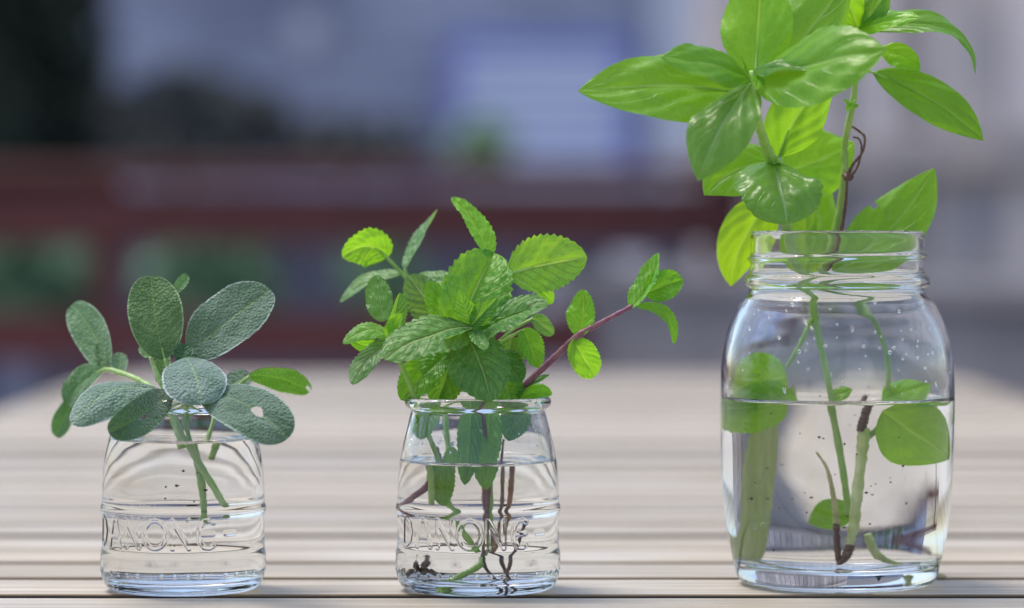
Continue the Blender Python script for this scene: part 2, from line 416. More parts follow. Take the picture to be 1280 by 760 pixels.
MB().box(RX0, RX1 - 0.002, YR - 0.012, YR + 0.012, zr(452), zr(390), 0.003).build('rail_board', M['red'], rail)
MB().box(RX0, RX1 - 0.002, YR - 0.012, YR + 0.012, zr(640), zr(570), 0.003).build('rail_board', M['red'], rail)
for x in (-2.6, xr(130), RX1 - 0.04):
    MB().box(x - 0.030, x + 0.030, YR + 0.0125, YR + 0.073, -0.0, zr(226) - 0.001, 0.003).build('post', M['red'], rail)

# fence on the right: runs obliquely towards the viewer
FA, FB = Vector((0.455, 6.4, 0)), Vector((1.02, 4.3, 0))
fd = (FB - FA).normalized(); fl = 3.9
fm = Matrix.Translation(FA) @ Matrix.Rotation(math.atan2(fd.y, fd.x), 4, 'Z')
fence = thing('board_fence', FA, 'tall grey fence of upright boards beside the deck', 'fence')
x = -0.3; g = random.Random(3)
while x < fl:
    wv = 0.16
    MB().box(x, x + wv - 0.016, 0.0, 0.018 + g.uniform(0, .004), 0.02, 1.9 + g.uniform(-.01, .01), 0.002, fm).build('board', M['fence'], fence)
    x += wv
for z0 in (zr(222, 5.3), 1.62, 0.30):
    MB().box(-0.3, fl, -0.040, -0.001, z0, z0 + 0.075, 0.003, fm).build('rail', M['fence'], fence)
for xx in (0.0, 1.3, 2.6):
    MB().box(xx - .045, xx + .045, 0.0235, 0.11, 0.0, 1.86, 0.003, fm).build('post', M['fence'], fence)
planter = thing('planter_bench', fm @ Vector((1.6, -0.25, 0)), 'long dark grey raised planter box along the fence foot', 'planter')
MB().box(0.15, fl, -0.40, -0.36, 0.0, zr(352, 5.2) - 0.02, 0.003, fm).build('front_panel', M['darkbase'], planter)
MB().box(0.10, fl, -0.42, -0.05, zr(352, 5.2) - 0.0195, zr(352, 5.2) + 0.01, 0.003, fm).build('top_board', M['darkbase'], planter)
MB().box(0.10, 0.149, -0.40, -0.06, 0.0, zr(352, 5.2) - 0.02, 0.003, fm).build('end_panel', M['darkbase'], planter)

# house
YH = 18.0
HX0, HX1 = -7.0, 6.0
house = thing('neighbour_house', (0, YH + 2, -0.60), 'lavender grey clapboard house standing behind the red railing', 'house')
MB().box(HX0, HX1, YH, YH + 5, -0.60, 3.2).build('wall', M['siding'], house)
bz = -0.4; clap = None
while bz < 3.1:
    me_b = MB()
    b = [(HX0, YH - 0.03, bz), (HX1, YH - 0.03, bz), (HX1, YH - 0.002, bz), (HX0, YH - 0.002, bz), (HX0, YH - 0.008, bz + 0.19), (HX1, YH - 0.008, bz + 0.19), (HX1, YH - 0.002, bz + 0.19), (HX0, YH - 0.002, bz + 0.19)]
    mesh_obj('clapboard', b, [(0, 1, 5, 4), (0, 3, 2, 1), (4, 5, 6, 7), (0, 4, 7, 3), (1, 2, 6, 5)], M['siding'], house, smooth=False)
    bz += 0.19
MB().box(HX0 - .4, HX1 + .4, YH - 0.55, YH + 5.5, 3.2, 3.32).build('eave', M['white_trim'], house)
ro = mesh_obj('roof', [(HX0 - .4, YH - .6, 3.321), (HX1 + .4, YH - .6, 3.321), (HX1 + .4, YH + 2.5, 4.9), (HX0 - .4, YH + 2.5, 4.9), (HX1 + .4, YH + 5.6, 3.321), (HX0 - .4, YH + 5.6, 3.321)],
              [(0, 1, 2, 3), (3, 2, 4, 5), (0, 3, 5), (1, 4, 2)], M['roof'], house, smooth=False)
def window(px0, px1, py0, py1, frame_mat, pane_mat, nblind=0, sill=True):
    x0, x1 = xr(px0, YH), xr(px1, YH); z1, z0 = zr(py0, YH), zr(py1, YH)
    fr = MB(); ff = 0.07
    fr.box(x0, x1, YH - .10, YH - .031, z1 - ff, z1).box(x0, x1, YH - .10, YH - .031, z0, z0 + ff)
    fr.box(x0, x0 + ff, YH - .10, YH - .031, z0 + ff, z1 - ff).box(x1 - ff, x1, YH - .10, YH - .031, z0 + ff, z1 - ff)
    wo = fr.build('window', frame_mat, house)
    MB().box(x0 + ff, x1 - ff, YH - .055, YH - .0315, z0 + ff, z1 - ff).build('pane', pane_mat, wo)
    for k in range(nblind):
        zz = z0 + ff + 0.02 + (z1 - z0 - 2 * ff) * k / nblind
        MB().box(x0 + ff + .01, x1 - ff - .01, YH - .085, YH - .057, zz, zz + (z1 - z0 - 2 * ff) / nblind * 0.66).build('blind_slat', M['blind'], wo)
    if sill: MB().box(x0 - .04, x1 + .04, YH - .16, YH - .0312, z0 - .05, z0 - .001).build('sill', M['white_trim'], wo)
window(560, 792, 48, 222, M['blue_paint'], M['blue_paint'], 6)
window(168, 318, 98, 208, M['siding'], M['dark_glass'])
MB().box(xr(812, YH), xr(868, YH), YH - 0.12, YH - 0.031, -0.6, 3.19).build('corner_board', M['white_trim'], house)
# porch lamp
lz = P(383, 33, YH - 0.35)
lamp = thing('porch_lamp', (lz.x, YH - 0.03, lz.z), 'round white globe porch lamp on the house wall', 'lamp')
u, v = np.meshgrid(np.linspace(0, 2 * math.pi, 24, endpoint=False), np.linspace(0.05, math.pi - 0.05, 14))
Vg = np.stack([lz.x + .10 * np.cos(u) * np.sin(v), YH - .25 + .10 * np.sin(u) * np.sin(v), lz.z + .10 * np.cos(v)], -1).reshape(-1, 3)
mesh_obj('globe', Vg, grid_faces(14, 24, True), M['white_trim'], lamp)
MB().box(lz.x - .05, lz.x + .05, YH - .045, YH - .031, lz.z + .02, lz.z + .2).tube([(lz.x, YH - .04, lz.z + .13), (lz.x, YH - .2, lz.z + .14), (lz.x, YH - .25, lz.z + .097)], .012, 8).build('bracket', M['roof'], lamp)

# low dark wall in front of the house, with pots on it
YW = 12.0
gw = thing('garden_wall', (0, YW, -0.60), 'low dark blue grey block wall beyond the railing', 'wall')
wz = zr(302, YW); rows = 7; bh = (wz + 0.60) / rows
for r_ in range(rows):
    xx = -3.2 - (0.2 if r_ % 2 else 0)
    while xx < 2.4:
        MB().box(xx + .004, xx + .396, YW, YW + .18, -0.60 + r_ * bh + .004, -0.60 + (r_ + 1) * bh - .002).build('block', M['navy'], gw)
        xx += 0.40
# shrubs between house, wall and railing
shrub('leafy_shrub', 'round green shrub beyond the railing next to its post', 'shrub', 30, 350, 9.0, 0.17, 0.16, M['leaf_mid'], 11)
shrub('leafy_shrub', 'loose green shrub beyond the railing behind the sage', 'shrub', 262, 345, 9.4, 0.19, 0.11, M['leaf_mid'], 12, 900)
shrub('leafy_shrub', 'small green shrub under the blue framed window', 'shrub', 600, 182, 16.6, 0.16, 0.13, M['leaf_light'], 13, 420, base=-0.6)
shrub('leafy_shrub', 'little green shrub seen between the mint leaves and the railing', 'shrub', 478, 345, 9.8, 0.10, 0.10, M['leaf_mid'], 15, 500)
shrub('leafy_shrub', 'tall loose dark shrub against the house wall beside the evergreen tree', 'shrub', 225, 150, 15.5, 0.50, 0.22, M['leaf_dusk'], 17, 1500, 0.07)
shrub('leafy_shrub', 'low dark bush against the house wall left of the blue window', 'shrub', 430, 178, 15.8, 0.42, 0.12, M['leaf_dusk'], 18, 420, 0.07)
shrub('conifer_tree', 'tall dark evergreen tree beside the house', 'tree', 15, 60, 13.0, 0.36, 1.10, M['leaf_dark'], 14, 9000, 0.06)
# pots stand on a pale stand (bench) beyond the railing
st = thing('garden_bench', (xr(800, 8.5), 8.5, -0.60), 'pale grey garden bench beyond the railing at the mint', 'bench')
bx = xr(800, 8.5); sz = zr(372, 8.5)
for k in range(3): MB().box(bx - .28, bx + .28, 8.38 + k * .1, 8.46 + k * .1, sz - .025, sz, .003).build('seat_slat', M['pale'], st)
for sx in (-.24, .24):
    for yy in (8.39, 8.62): MB().box(bx + sx - .025, bx + sx + .025, yy - .008, yy + .035, -0.60, sz - .0255, .003).build('leg', M['siding'], st)
def pot_on(px, Y, z, r, h, label):
    x = xr(px, Y); prof = [(0, 0), (.62, 0), (.72, .1), (.95, .75), (.98, .85), (1.08, .86), (1.08, .98), (.98, 1.0), (.92, .9), (.85, .6), (0, .6)]
    n = 28; V = [(x + r * a * math.cos(2 * math.pi * q / n), Y + r * a * math.sin(2 * math.pi * q / n), z + b * h) for a, b in prof for q in range(n)]
    return tag(mesh_obj('garden_pot', V, grid_faces(len(prof), n, True), M['pale'], None, origin=(x, Y, z)), label, 'pot')
pot_on(790, 8.5, sz + .0005, .05, .11, 'pale glazed pot standing on the garden bench')
pb = thing('garden_bench', (xr(75, 8.2), 8.2, -0.60), 'low pale grey garden bench beyond the railing by the shrub', 'bench')
bx = xr(80, 8.2); sz = zr(398, 8.2)
for q in range(3): MB().box(bx - .16, bx + .20, 8.0 + q * .1, 8.08 + q * .1, sz - .08, sz, .003).build('seat_slat', M['pale'], pb)
for sx in (-.11, .15):
    for yy in (8.02, 8.22): MB().box(bx + sx - .025, bx + sx + .025, yy - .008, yy + .035, -0.60, sz - .0805, .003).build('leg', M['siding'], pb)

# ------------------------------------------------------------------ jars and water
NS = 720
def dense(prof, step_fn):
    """resample an (r,h) polyline with Catmull-Rom smoothing"""
    p = spline([(a, b, 0) for a, b in prof], len(prof) * 12)[:, :2]
    d = np.concatenate([[0], np.cumsum(np.hypot(*np.diff(p, axis=0).T))])
    out = [0.0]
    while out[-1] < d[-1]:
        h = np.interp(out[-1], d, p[:, 1]); out.append(out[-1] + step_fn(h))
    out[-1] = d[-1]
    if len(out) > 2 and out[-1] - out[-2] < 0.3: out.pop(-2)
    return np.stack([np.interp(out, d, p[:, 0]), np.interp(out, d, p[:, 1])], 1)
LET = {
 'D': [[(-9, -17), (-9, 17)], [(-9, 17), (-1, 17), (7, 11), (10, 0), (7, -11), (-1, -17), (-9, -17)]],
 'A': [[(-11, -17), (-4, 14), (0, 17), (4, 14), (11, -17)], [(-7, -5), (7, -5)]],
 'N': [[(-10, -17), (-10, 17), (10, -17), (10, 17)]],
 'O': [[(14 * math.cos(a), 17 * math.sin(a)) for a in np.linspace(0, 2 * math.pi, 25)]],
 'E': [[(9, 14), (4, 17), (-3, 16), (-8, 9), (-9, 0), (-8, -9), (-3, -16), (4, -17), (9, -14)], [(-9, 0), (8, 0)]],
 '-': [[(-6, 0), (6, 0)]],
}
def letter_field(arc, h, R, rot):
    """raised strokes: arc in px along the wall, h in px"""
    out = np.zeros_like(arc)
    for rep in (0,):
        for i, ch in enumerate('DANONE-'):
            ac = (math.radians(-59 + 18 * i + rot) + rep) * R
            dx = (arc - ac + math.pi * R) % (2 * math.pi * R) - math.pi * R
            sel = (np.abs(dx) < 22) & (np.abs(h - 77.5) < 24)
            if not sel.any(): continue
            x, y = dx[sel], h[sel] - 77.5; best = np.full(x.shape, 99.0)
            for st in LET[ch]:
                for (ax, ay), (bx, by) in zip(st[:-1], st[1:]):
                    L2 = (bx - ax) ** 2 + (by - ay) ** 2 + 1e-9
                    tt = np.clip(((x - ax) * (bx - ax) + (y - ay) * (by - ay)) / L2, 0, 1)
                    best = np.minimum(best, np.hypot(x - ax - tt * (bx - ax), y - ay - tt * (by - ay)))
            q = np.clip((3.4 - best) / 1.7, 0, 1); out[sel] = np.maximum(out[sel], q * q * (3 - 2 * q))
    return out
def revolve(rows, cx, cy, cz, S, disp=None, n=NS):
    """rows of (r,h) in px -> world vertices; angle 0 faces the camera"""
    th = 2 * math.pi * np.arange(n) / n
    R = rows[:, 0][:, None] + (disp if disp is not None else 0); H = np.repeat(rows[:, 1][:, None], n, 1)
    X = cx + R / S * np.sin(th); Y = cy - R / S * np.cos(th); Z = cz + H / S
    return np.stack([X, Y, Z], -1).reshape(-1, 3)
def fan(center_idx, row_base, n, flip):
    return [(center_idx, row_base + (k + 1) % n, row_base + k) if flip else (center_idx, row_base + k, row_base + (k + 1) % n) for k in range(n)]
def build_jar(name, label, group, glass, wlabel, cx, cy, S, outer, inner_top, inner_bot, water_h, disp_fn, fine):
    """outer: profile from the base centre up to the lip; inner_top: lip down to the water line; inner_bot: water line to the floor centre"""
    cz = TOP + 0.0004
    th = 2 * math.pi * np.arange(NS) / NS
    o = dense(outer, fine); o = o[o[:, 0] > 0.8]
    it = dense(inner_top, lambda h: 3.0)
    ib = dense(inner_bot, lambda h: 3.0); ib = ib[ib[:, 0] > 0.8]
    ib[0] = it[-1]
    d = np.zeros((len(o), NS)); 
    if disp_fn is not None: d = disp_fn(o[:, 1][:, None] + 0 * th, th[None, :] + 0 * o[:, 1][:, None], o[:, 0][:, None])
    Vo = revolve(o, cx, cy, cz, S, d); Vi = revolve(it[1:], cx, cy, cz, S)
    V = np.vstack([Vo, Vi, [[cx, cy, cz + outer[0][1] / S]]])
    Fc = grid_faces(len(o) + len(it) - 1, NS, True) + fan(len(V) - 1, 0, NS, True)
    jar = mesh_obj(name, V, Fc, glass, None, origin=(cx, cy, TOP))
    tag(jar, label, 'jar', group)
    # water: wall (shared edge with the glass) + floor + top with a meniscus
    Ri, Hi = it[-1]
    xs = np.concatenate([np.linspace(0, 0.8, 14)[1:], 1 - np.geomspace(0.18, 0.004, 16), [1.0]]) * Ri
    top = np.stack([xs, Hi - 6.0 * (1 - np.exp(-(Ri - xs) / 5.5))], 1)[::-1]     # from the wall inwards
    Vw = np.vstack([revolve(ib[::-1], cx, cy, cz, S), revolve(top[1:], cx, cy, cz, S), [[cx, cy, cz + ib[-1][1] / S]], [[cx, cy, cz + top[-1][1] / S]]])
    nb = len(ib); ntp = len(top) - 1
    fw = grid_faces(nb, NS, True); mw = [0] * len(fw)
    f2 = fan(len(Vw) - 2, 0, NS, True); fw += f2; mw += [0] * len(f2)
    ft = grid_faces(ntp + 1, NS, True, base=(nb - 1) * NS); fw += ft; mw += [1] * len(ft)
    f3 = fan(len(Vw) - 1, (nb + ntp - 1) * NS, NS, False); fw += f3; mw += [1] * len(f3)
    wo = mesh_obj('jar_water', Vw, fw, [M['water_wall'], M['water_top']], None, origin=(cx, cy, TOP + 0.005), midx=mw)
    me = wo.data
    # sharp edge where surface meets wall
    nv = np.arange((nb - 1) * NS, nb * NS); s = set(nv.tolist())
    for e in me.edges:
        a, b = e.vertices
        if a in s and b in s: e.use_edge_sharp = True
    tag(wo, wlabel, 'water', 'water standing in the glass jars')
    return jar
SJ = 3493.0
small_outer = [(0, 5), (40, 4.5), (72, 2.5), (82, 0.3), (88, 0.6), (95, 4.5), (99.5, 12), (102, 22), (103.2, 36), (103.3, 44), (102.8, 49), (101.9, 53), (101.5, 58), (101.3, 75), (101.3, 92), (101.6, 95.5),
               (102.8, 98.5), (103.6, 102), (102.8, 105.8), (101.9, 108.5), (101.4, 113), (100.8, 135), (98.6, 160), (94.8, 180), (90.0, 198), (86.6, 212), (84.4, 221), (84.2, 225),
               (86.5, 227), (90.2, 229.4), (91.6, 233.5), (91.2, 237.5), (88.6, 240.8), (84.8, 241.8), (81.5, 240.6)]
small_inner = [(81.5, 240.6), (79.6, 236), (78.6, 228), (79.2, 220), (82.0, 210), (85.4, 198), (90.0, 180), (93.4, 160), (95.6, 135), (96.4, 108), (96.6, 75), (96.6, 45), (94.0, 28), (86.0, 17.5), (72, 13.8), (40, 13.2), (0, 13.0)]
def split_inner(prof, wh):
    p = dense(prof, lambda h: 1.0)
    i = int(np.argmax(p[:, 1] <= wh))
    t = (p[i - 1, 1] - wh) / (p[i - 1, 1] - p[i, 1]); q = p[i - 1] + t * (p[i] - p[i - 1])
    a = np.vstack([p[:i], q])[:: 6]; a = np.vstack([a, q]) if np.abs(a[-1] - q).max() > 1e-6 else a
    b = np.vstack([[q], p[i:]]); b = np.vstack([b[::6], b[-1:]])
    return [tuple(x) for x in a], [tuple(x) for x in b]
def small_disp(rot):
    def f(h, th, r):
        d = 0.95 * letter_field(th * 101.0, h, 101.0, rot)
        # small raised dots round the heel
        for k in range(40):
            a = math.radians(9 * k + rot)
            if k % 5 == 4: continue
            da = ((th - a + math.pi) % (2 * math.pi) - math.pi) * 101
            q = np.clip(1 - np.hypot(da, h - 26) / 3.2, 0, 1); d = d + 0.8 * q * q * (3 - 2 * q)
        return d * 1.0 + 0.25 * np.sin(3 * th + h * 0.02) + 0.12 * np.sin(7 * th - h * 0.05)
    return f
def small_fine(h): return 0.85 if (56 < h < 99 or 20 < h < 32) else 2.2
SAGE_X, MINT_X, MASON_X = 228.5, 597.5, 1046.5
YS, YM = 1.145, 1.165
jx = lambda px, Y: (px - 640) / F * Y
for nm, px, wl, rot, wh, lab, wlab in (
    ('yoghurt_jar', SAGE_X, 'sage', -9, 191, 'small clear glass yoghurt jar with raised lettering holding the sage', 'clear still water in the small jar of grey sage'),
    ('yoghurt_jar', MINT_X, 'mint', 0, 164, 'small clear glass yoghurt jar with raised lettering holding the mint', 'clear water in the small jar around the mint roots')):
    a, b = split_inner(small_inner, wh)
    build_jar(nm, lab, 'small embossed glass jars', M['glass'], wlab, jx(px, YS), YS, SJ, small_outer, a, b, wh, small_disp(rot), small_fine)
SM = 3433.0
mason_outer = [(0, 9), (70, 8), (100, 4), (110, 0.4), (116, 0.6), (122, 5), (126, 14), (130, 30), (135, 52), (139.5, 78), (143.5, 125), (145.5, 180), (146, 235), (144.5, 272), (141, 298), (135.5, 320), (127.5, 339), (118, 354), (111.0, 362), (109.2, 367),
               (109.6, 370.5), (113.4, 372.6), (115.4, 376), (115.2, 381), (113.2, 384.5), (110.2, 386.6), (109.2, 391), (109.0, 400), (109.0, 412), (108.8, 424), (108.6, 434), (107.6, 439.4), (104.8, 441.2), (101.6, 439.8)]
mason_inner = [(101.6, 439.8), (100.2, 434), (99.8, 420), (99.8, 395), (100.0, 372), (103, 359), (110, 347), (119, 332), (127, 313), (132.2, 293), (135.4, 270), (137, 235), (136.5, 180), (134.5, 125), (130.5, 80), (125, 54), (116, 36), (100, 27), (70, 24), (35, 23), (0, 22.5)]
def mason_disp(h, th, r):
    ph = (th / (2 * math.pi)) % 1.0
    d = np.zeros_like(h)
    for off in (0.0, 1.0):
        hc = 409 + 11 * (((ph + 0.5) % 1.0) - 0.5) + (off - 0.5) * 0
        d = np.maximum(d, 3.6 * np.exp(-((h - hc) / 2.9) ** 2))
    d += 0.45 * np.sin(2 * th + 0.6) * np.clip((340 - h) / 60, 0, 1) * np.clip(h / 40, 0, 1) + 0.3 * np.sin(5 * th + h * 0.03) * np.clip((340 - h) / 60, 0, 1)
    # faint raised measure marks on the left flank
    a0 = math.radians(-52)
    da = ((th - a0 + math.pi) % (2 * math.pi) - math.pi) * 145
    for hm in (128, 134, 200, 206, 262):
        q = np.clip((16 - np.abs(da)) / 3, 0, 1) * np.exp(-((h - hm) / 1.8) ** 2); d = d + 0.9 * q
    return d
a, b = split_inner(mason_inner, 235)
build_jar('mason_jar', 'tall clear glass canning jar with screw thread neck holding the basil', None, M['mason_glass'], 'clear water half filling the tall jar of basil',
          jx(MASON_X, YM), YM, SM, mason_outer, a, b, 235, mason_disp, lambda h: 1.2 if h > 366 else 2.4)

# ------------------------------------------------------------------ leaves and stems
def wprof(kind, t):
    a, b = {'sage': (0.52, 0.44), 'mint': (0.50, 0.62), 'basil': (0.70, 0.92), 'round': (0.5, 0.5), 'lance': (0.75, 0.85)}[kind]
    pk = a / (a + b)
    return (t ** a * (1 - t) ** b) / (pk ** a * (1 - pk) ** b)
SEED = [100]
def leaf(parent, mat, kind, base, tip, width, Yc, S, n0=(0, -1, .2), n1=None, bend=(0, 0, 0), fold=0.25, cup=0.0, relief=0.0, wave=0.0, tint=(1, 1, 1), hole=None, nick=None, res=(64, 28), petiole=0.0, stem_mat=None, under=None, label=None, pucker=0.0, twist=0.0):
    """base, tip: (px, py, depth offset in cm); width in px; bend: offset of the middle control point (px, py, cm)"""
    SEED[0] += 1; g = np.random.default_rng(SEED[0])
    A = P(base[0], base[1], Yc + base[2] / 100); B = P(tip[0], tip[1], Yc + tip[2] / 100)
    mid = P((base[0] + tip[0]) / 2 + bend[0], (base[1] + tip[1]) / 2 + bend[1], Yc + ((base[2] + tip[2]) / 2 + bend[2]) / 100)
    nt_, ns_ = res
    t = np.linspace(0, 1, nt_)
    A, B, C = (np.array(x) for x in (A, B, mid)); C = 2 * C - 0.5 * (A + B)
    c = ((1 - t) ** 2)[:, None] * A + (2 * t * (1 - t))[:, None] * C + (t ** 2)[:, None] * B
    T = np.gradient(c, axis=0); T /= np.linalg.norm(T, axis=1)[:, None]
    N0 = np.array(n0, float); N1 = np.array(n1 if n1 is not None else n0, float)
    if twist: N1 = N1 + g.uniform(-twist, twist, 3)
    N = (1 - t)[:, None] * N0 + t[:, None] * N1
    Sd = np.cross(T, N); Sd /= np.linalg.norm(Sd, axis=1)[:, None] + 1e-9
    Nn = np.cross(Sd, T)
    wpx = wprof(kind if kind != 'mintleaf' else 'mint', np.clip(t, 0.0005, 0.9995)) * width / 2
    nteeth = {'mint': 13, 'basil': 9, 'sage': 38, 'round': 12, 'lance': 10}[kind]
    amp = {'mint': 0.11, 'basil': 0.012, 'sage': 0.018, 'round': 0.07, 'lance': 0.05}[kind]
    saw = (t * nteeth + 0.3) % 1.0
    saw = np.where(saw < 0.75, saw / 0.75, (1 - saw) / 0.25)
    s = np.linspace(-1, 1, ns_)
    h = width / S
    V = np.zeros((nt_, ns_, 3))
    asym = 1 + 0.06 * g.uniform(-1, 1)
    ph1, ph2 = g.uniform(0, 6.28, 2)
    for j, sv in enumerate(s):
        a = abs(sv); edge = np.clip((a - 0.55) / 0.45, 0, 1)
        w = wpx * (1 - amp * edge * (1 - saw)) * (asym if sv > 0 else 2 - asym) / S
        lift = np.sin(fold) * w * a
        lift += cup * h * 0.5 * (a ** 2) * (wpx / (width / 2))
        lift += wave * h * edge * np.sin(t * 9 + ph1 + (0 if sv > 0 else 2.0)) * np.sin(np.pi * t)
        if pucker:
            lift += pucker * h * (np.sin(t * 11 + sv * 3.1 + ph1) * np.sin(sv * 5.2 + ph2 + t * 2)  + 0.25 * np.sin(t * 19 + ph2 - sv * 4) * np.sin(sv * 8 + ph1)) * np.sin(np.pi * t) ** .5
        if relief:
            nv = {'mint': 7.0, 'basil': 4.5, 'sage': 9, 'round': 6, 'lance': 6}[kind]; sl = {'mint': 2.6, 'basil': 2.4, 'sage': 2.2, 'round': 2.4, 'lance': 2.5}[kind]
            f = (t * nv - a * sl) % 1.0
            cell = 0.45 + 0.55 * np.abs(np.sin(np.pi * (a * 4.3 + 0.5 * np.sin(np.floor(t * nv - a * sl) * 2.1 + (1 if sv > 0 else 3))))) if kind in ('mint', 'round') else 1.0
            lift += relief * h * (np.sin(np.pi * f) ** 0.8 * cell * np.clip(a * 4, 0, 1) - np.clip(1 - a * 6, 0, 1) * 0.8) * np.clip(wpx / (width / 2), 0, 1)
        V[:, j] = c + Sd * (sv * np.cos(fold) * w)[:, None] + Nn * lift[:, None]
    uv = np.stack(np.broadcast_arrays(t[:, None], (s[None, :] + 1) / 2), -1).reshape(-1, 2)
    fs = grid_faces(nt_, ns_)
    if hole is not None or nick is not None:
        keep = []
        for f in fs:
            m = uv[list(f)].mean(0)
            if hole and ((m[0] - hole[0]) / hole[2]) ** 2 + ((m[1] - hole[1]) / hole[3]) ** 2 < 1 + .3 * math.sin(2 * math.atan2(m[1] - hole[1], m[0] - hole[0]) + 1) + .2 * math.sin(3 * math.atan2(m[1] - hole[1], m[0] - hole[0])): continue
            if nick and ((m[0] - nick[0]) / nick[2]) ** 2 + ((m[1] - nick[1]) / nick[3]) ** 2 < 1: continue
            keep.append(f)
        fs = keep
    o = mesh_obj('leaf', V.reshape(-1, 3), fs, mat, parent, uv=uv, color=(*tint, 1))
    if petiole:
        k = max(2, nt_ // 3); q = c[:k] + Nn[:k] * (-0.0004)
        mesh_obj('midrib', *tube_geo(q, [petiole / S, petiole * .35 / S], 8), stem_mat, o)
    if label: o['label'] = label
    return o
def stem(parent, mat, pts, rad, Yc, S, n=None, name='stem', tint=(1, 1, 1), knobs=True):
    q = [P(p[0], p[1], Yc + p[2] / 100) for p in pts]
    c = spline(q, n or max(12, len(pts) * 9))
    g = np.random.default_rng(SEED[0] + len(pts)); SEED[0] += 1
    rr = np.interp(np.linspace(0, 1, len(c)), np.linspace(0, 1, len(rad)), rad) / S
    if knobs: rr = rr * (1 + 0.10 * g.standard_normal(len(c)).clip(-1.5, 1.5))
    V, Fc = tube_geo(c, rr, 12)
    return mesh_obj(name, V, Fc, mat, parent, color=(*tint, 1))
def uw(px, cx): return cx + (px - cx) / 1.31       # undo the sideways magnification of the water-filled jar

# ---- sage
Y = YS; S = SJ; K = M['sage']; ST = M['sage_stem']; cx = SAGE_X
def sg(par, *a, **k):
    k.setdefault('stem_mat', ST); k.setdefault('relief', 0.012); k.setdefault('res', (72, 30)); k.setdefault('wave', .035); k.setdefault('pucker', .014); k.setdefault('twist', .15)
    return leaf(par, K, 'sage', a[0], a[1], a[2], Y, S, **k)
sA = thing('sage_sprig', P(uw(255, cx), 648, Y), 'grey green sage sprig with broad velvety leaves standing in the small jar', 'sprig')
sg(sA, (206, 449, -.3), (189, 345, .6), 70, n0=(.10, -1, .05), fold=.10, bend=(-3, 0, -.2), tint=(.80, .95, .55), petiole=2.0)
sg(sA, (236, 441, .2), (338, 362, .4), 82, n0=(-.25, -1, .35), fold=.12, bend=(-4, 2, -.3), tint=(.95, .98, 1.0), petiole=1.6)
sg(sA, (232, 447, -.8), (252, 506, -3.2), 80, n0=(.12, -.75, .72), fold=.10, cup=-.25, bend=(2, -8, -.4), tint=(1.55, 1.5, 1.75))
sg(sA, (226, 453, -.6), (233, 430, -.4), 27, n0=(-.2, -1, .1), fold=.3, tint=(.42, .62, .42))
sg(sA, (207, 490, -1.6), (90, 530, -3.6), 62, n0=(-.25, -.72, .72), n1=(-.35, -.8, .45), fold=.0, cup=-.35, bend=(-6, -22, -.4), tint=(1.6, 1.55, 1.75))
sg(sA, (212, 489, -1.4), (136, 541, -4.6), 46, n0=(-.1, -1, -.1), fold=.18, bend=(4, 3, -.9), tint=(.62, .78, .62), hole=(.52, .42, .06, .05))
sg(sA, (254, 488, -1.6), (360, 548, -4.6), 74, n0=(.18, -.9, .48), fold=.05, cup=-.2, bend=(6, -9, -.8), tint=(.95, 1.02, 1.0), hole=(.585, .50, .060, .095), res=(220, 110))
sg(sA, (283, 485, 1.5), (312, 468, 2.6), 30, n0=(0, -1, .5), fold=.2, tint=(1.2, 1.2, 1.3))
sg(sA, (214, 368, 1.8), (234, 344, 2.6), 16, n0=(.5, -1, .2), fold=.5, tint=(1.3, 1.5, .9))
sg(sA, (186, 447, .8), (176, 433, 1.2), 13, n0=(0, -1, .2), fold=.3, tint=(1.3, 1.45, 1.0))
sg(sA, (196, 478, .3), (206, 440, 1.0), 22, n0=(.5, -1, .3), fold=.5, tint=(1.5, 1.6, 1.1))
stem(sA, ST, [(188, 446, .4), (197, 470, .2), (207, 492, 0), (222, 530, -.2), (uw(248, cx), 580, 0), (uw(288, cx), 636, -.6)], [2.6, 3.2, 3.4, 3.7, 3.7, 3.5], Y, S)
stem(sA, ST, [(206, 448, -.3), (214, 474, -.3), (226, 505, -.1), (236, 548, .2), (uw(250, cx), 600, .3), (uw(254, cx), 650, .2)], [2.2, 2.8, 3.3, 3.4, 3.4, 3.3], Y, S)
stem(sA, ST, [(238, 441, .2), (236, 462, 0), (232, 488, 0), (236, 520, .1)], [2, 3, 3.4, 3.2], Y, S)
stem(sA, ST, [(209, 490, -1.5), (222, 499, -.6), (232, 520, 0)], [2.2, 3, 3], Y, S)
stem(sA, ST, [(256, 489, -1.6), (244, 498, -.6), (236, 524, .1)], [2.0, 2.8, 3], Y, S)
sC = thing('sage_sprig', P(262, 574, Y + .005), 'short bright green sage shoot with a notched leaf over the jar rim', 'sprig')
sg(sC, (311, 470, 2.0), (387, 490, 3.0), 36, n0=(0, -.8, -.5), fold=.12, bend=(2, -7, 0), tint=(1.25, 1.75, .40), nick=(1.0, .32, .10, .16), wave=.05)
stem(sC, ST, [(312, 470, 2.0), (290, 490, 1.8), (268, 525, 1.2), (258, 562, .8), (254, 578, .6)], [2.0, 2.6, 3.0, 3.2, 3.0], Y, S)
sB = thing('sage_sprig', P(215, 545, Y + .01), 'soft pale sage shoot leaning out over the jar rim beneath the upright sprig', 'sprig')
sg(sB, (133, 463, 3.4), (90, 381, 4.6), 50, n0=(-.45, -.85, .35), fold=.25, bend=(6, -3, 0), tint=(1.35, 1.5, 1.2))
sg(sB, (128, 462, 3.2), (124, 430, 3.6), 16, n0=(-.3, -1, .2), fold=.4, tint=(.9, 1.15, .7))
sg(sB, (146, 470, 3.2), (151, 441, 3.8), 22, n0=(.2, -1, .2), fold=.3, tint=(1.2, 1.35, 1.15))
sg(sB, (128, 464, 3.2), (84, 506, 4.0), 44, n0=(-.3, -.8, .5), fold=.2, bend=(-4, -6, 0), tint=(.95, 1.25, .75))
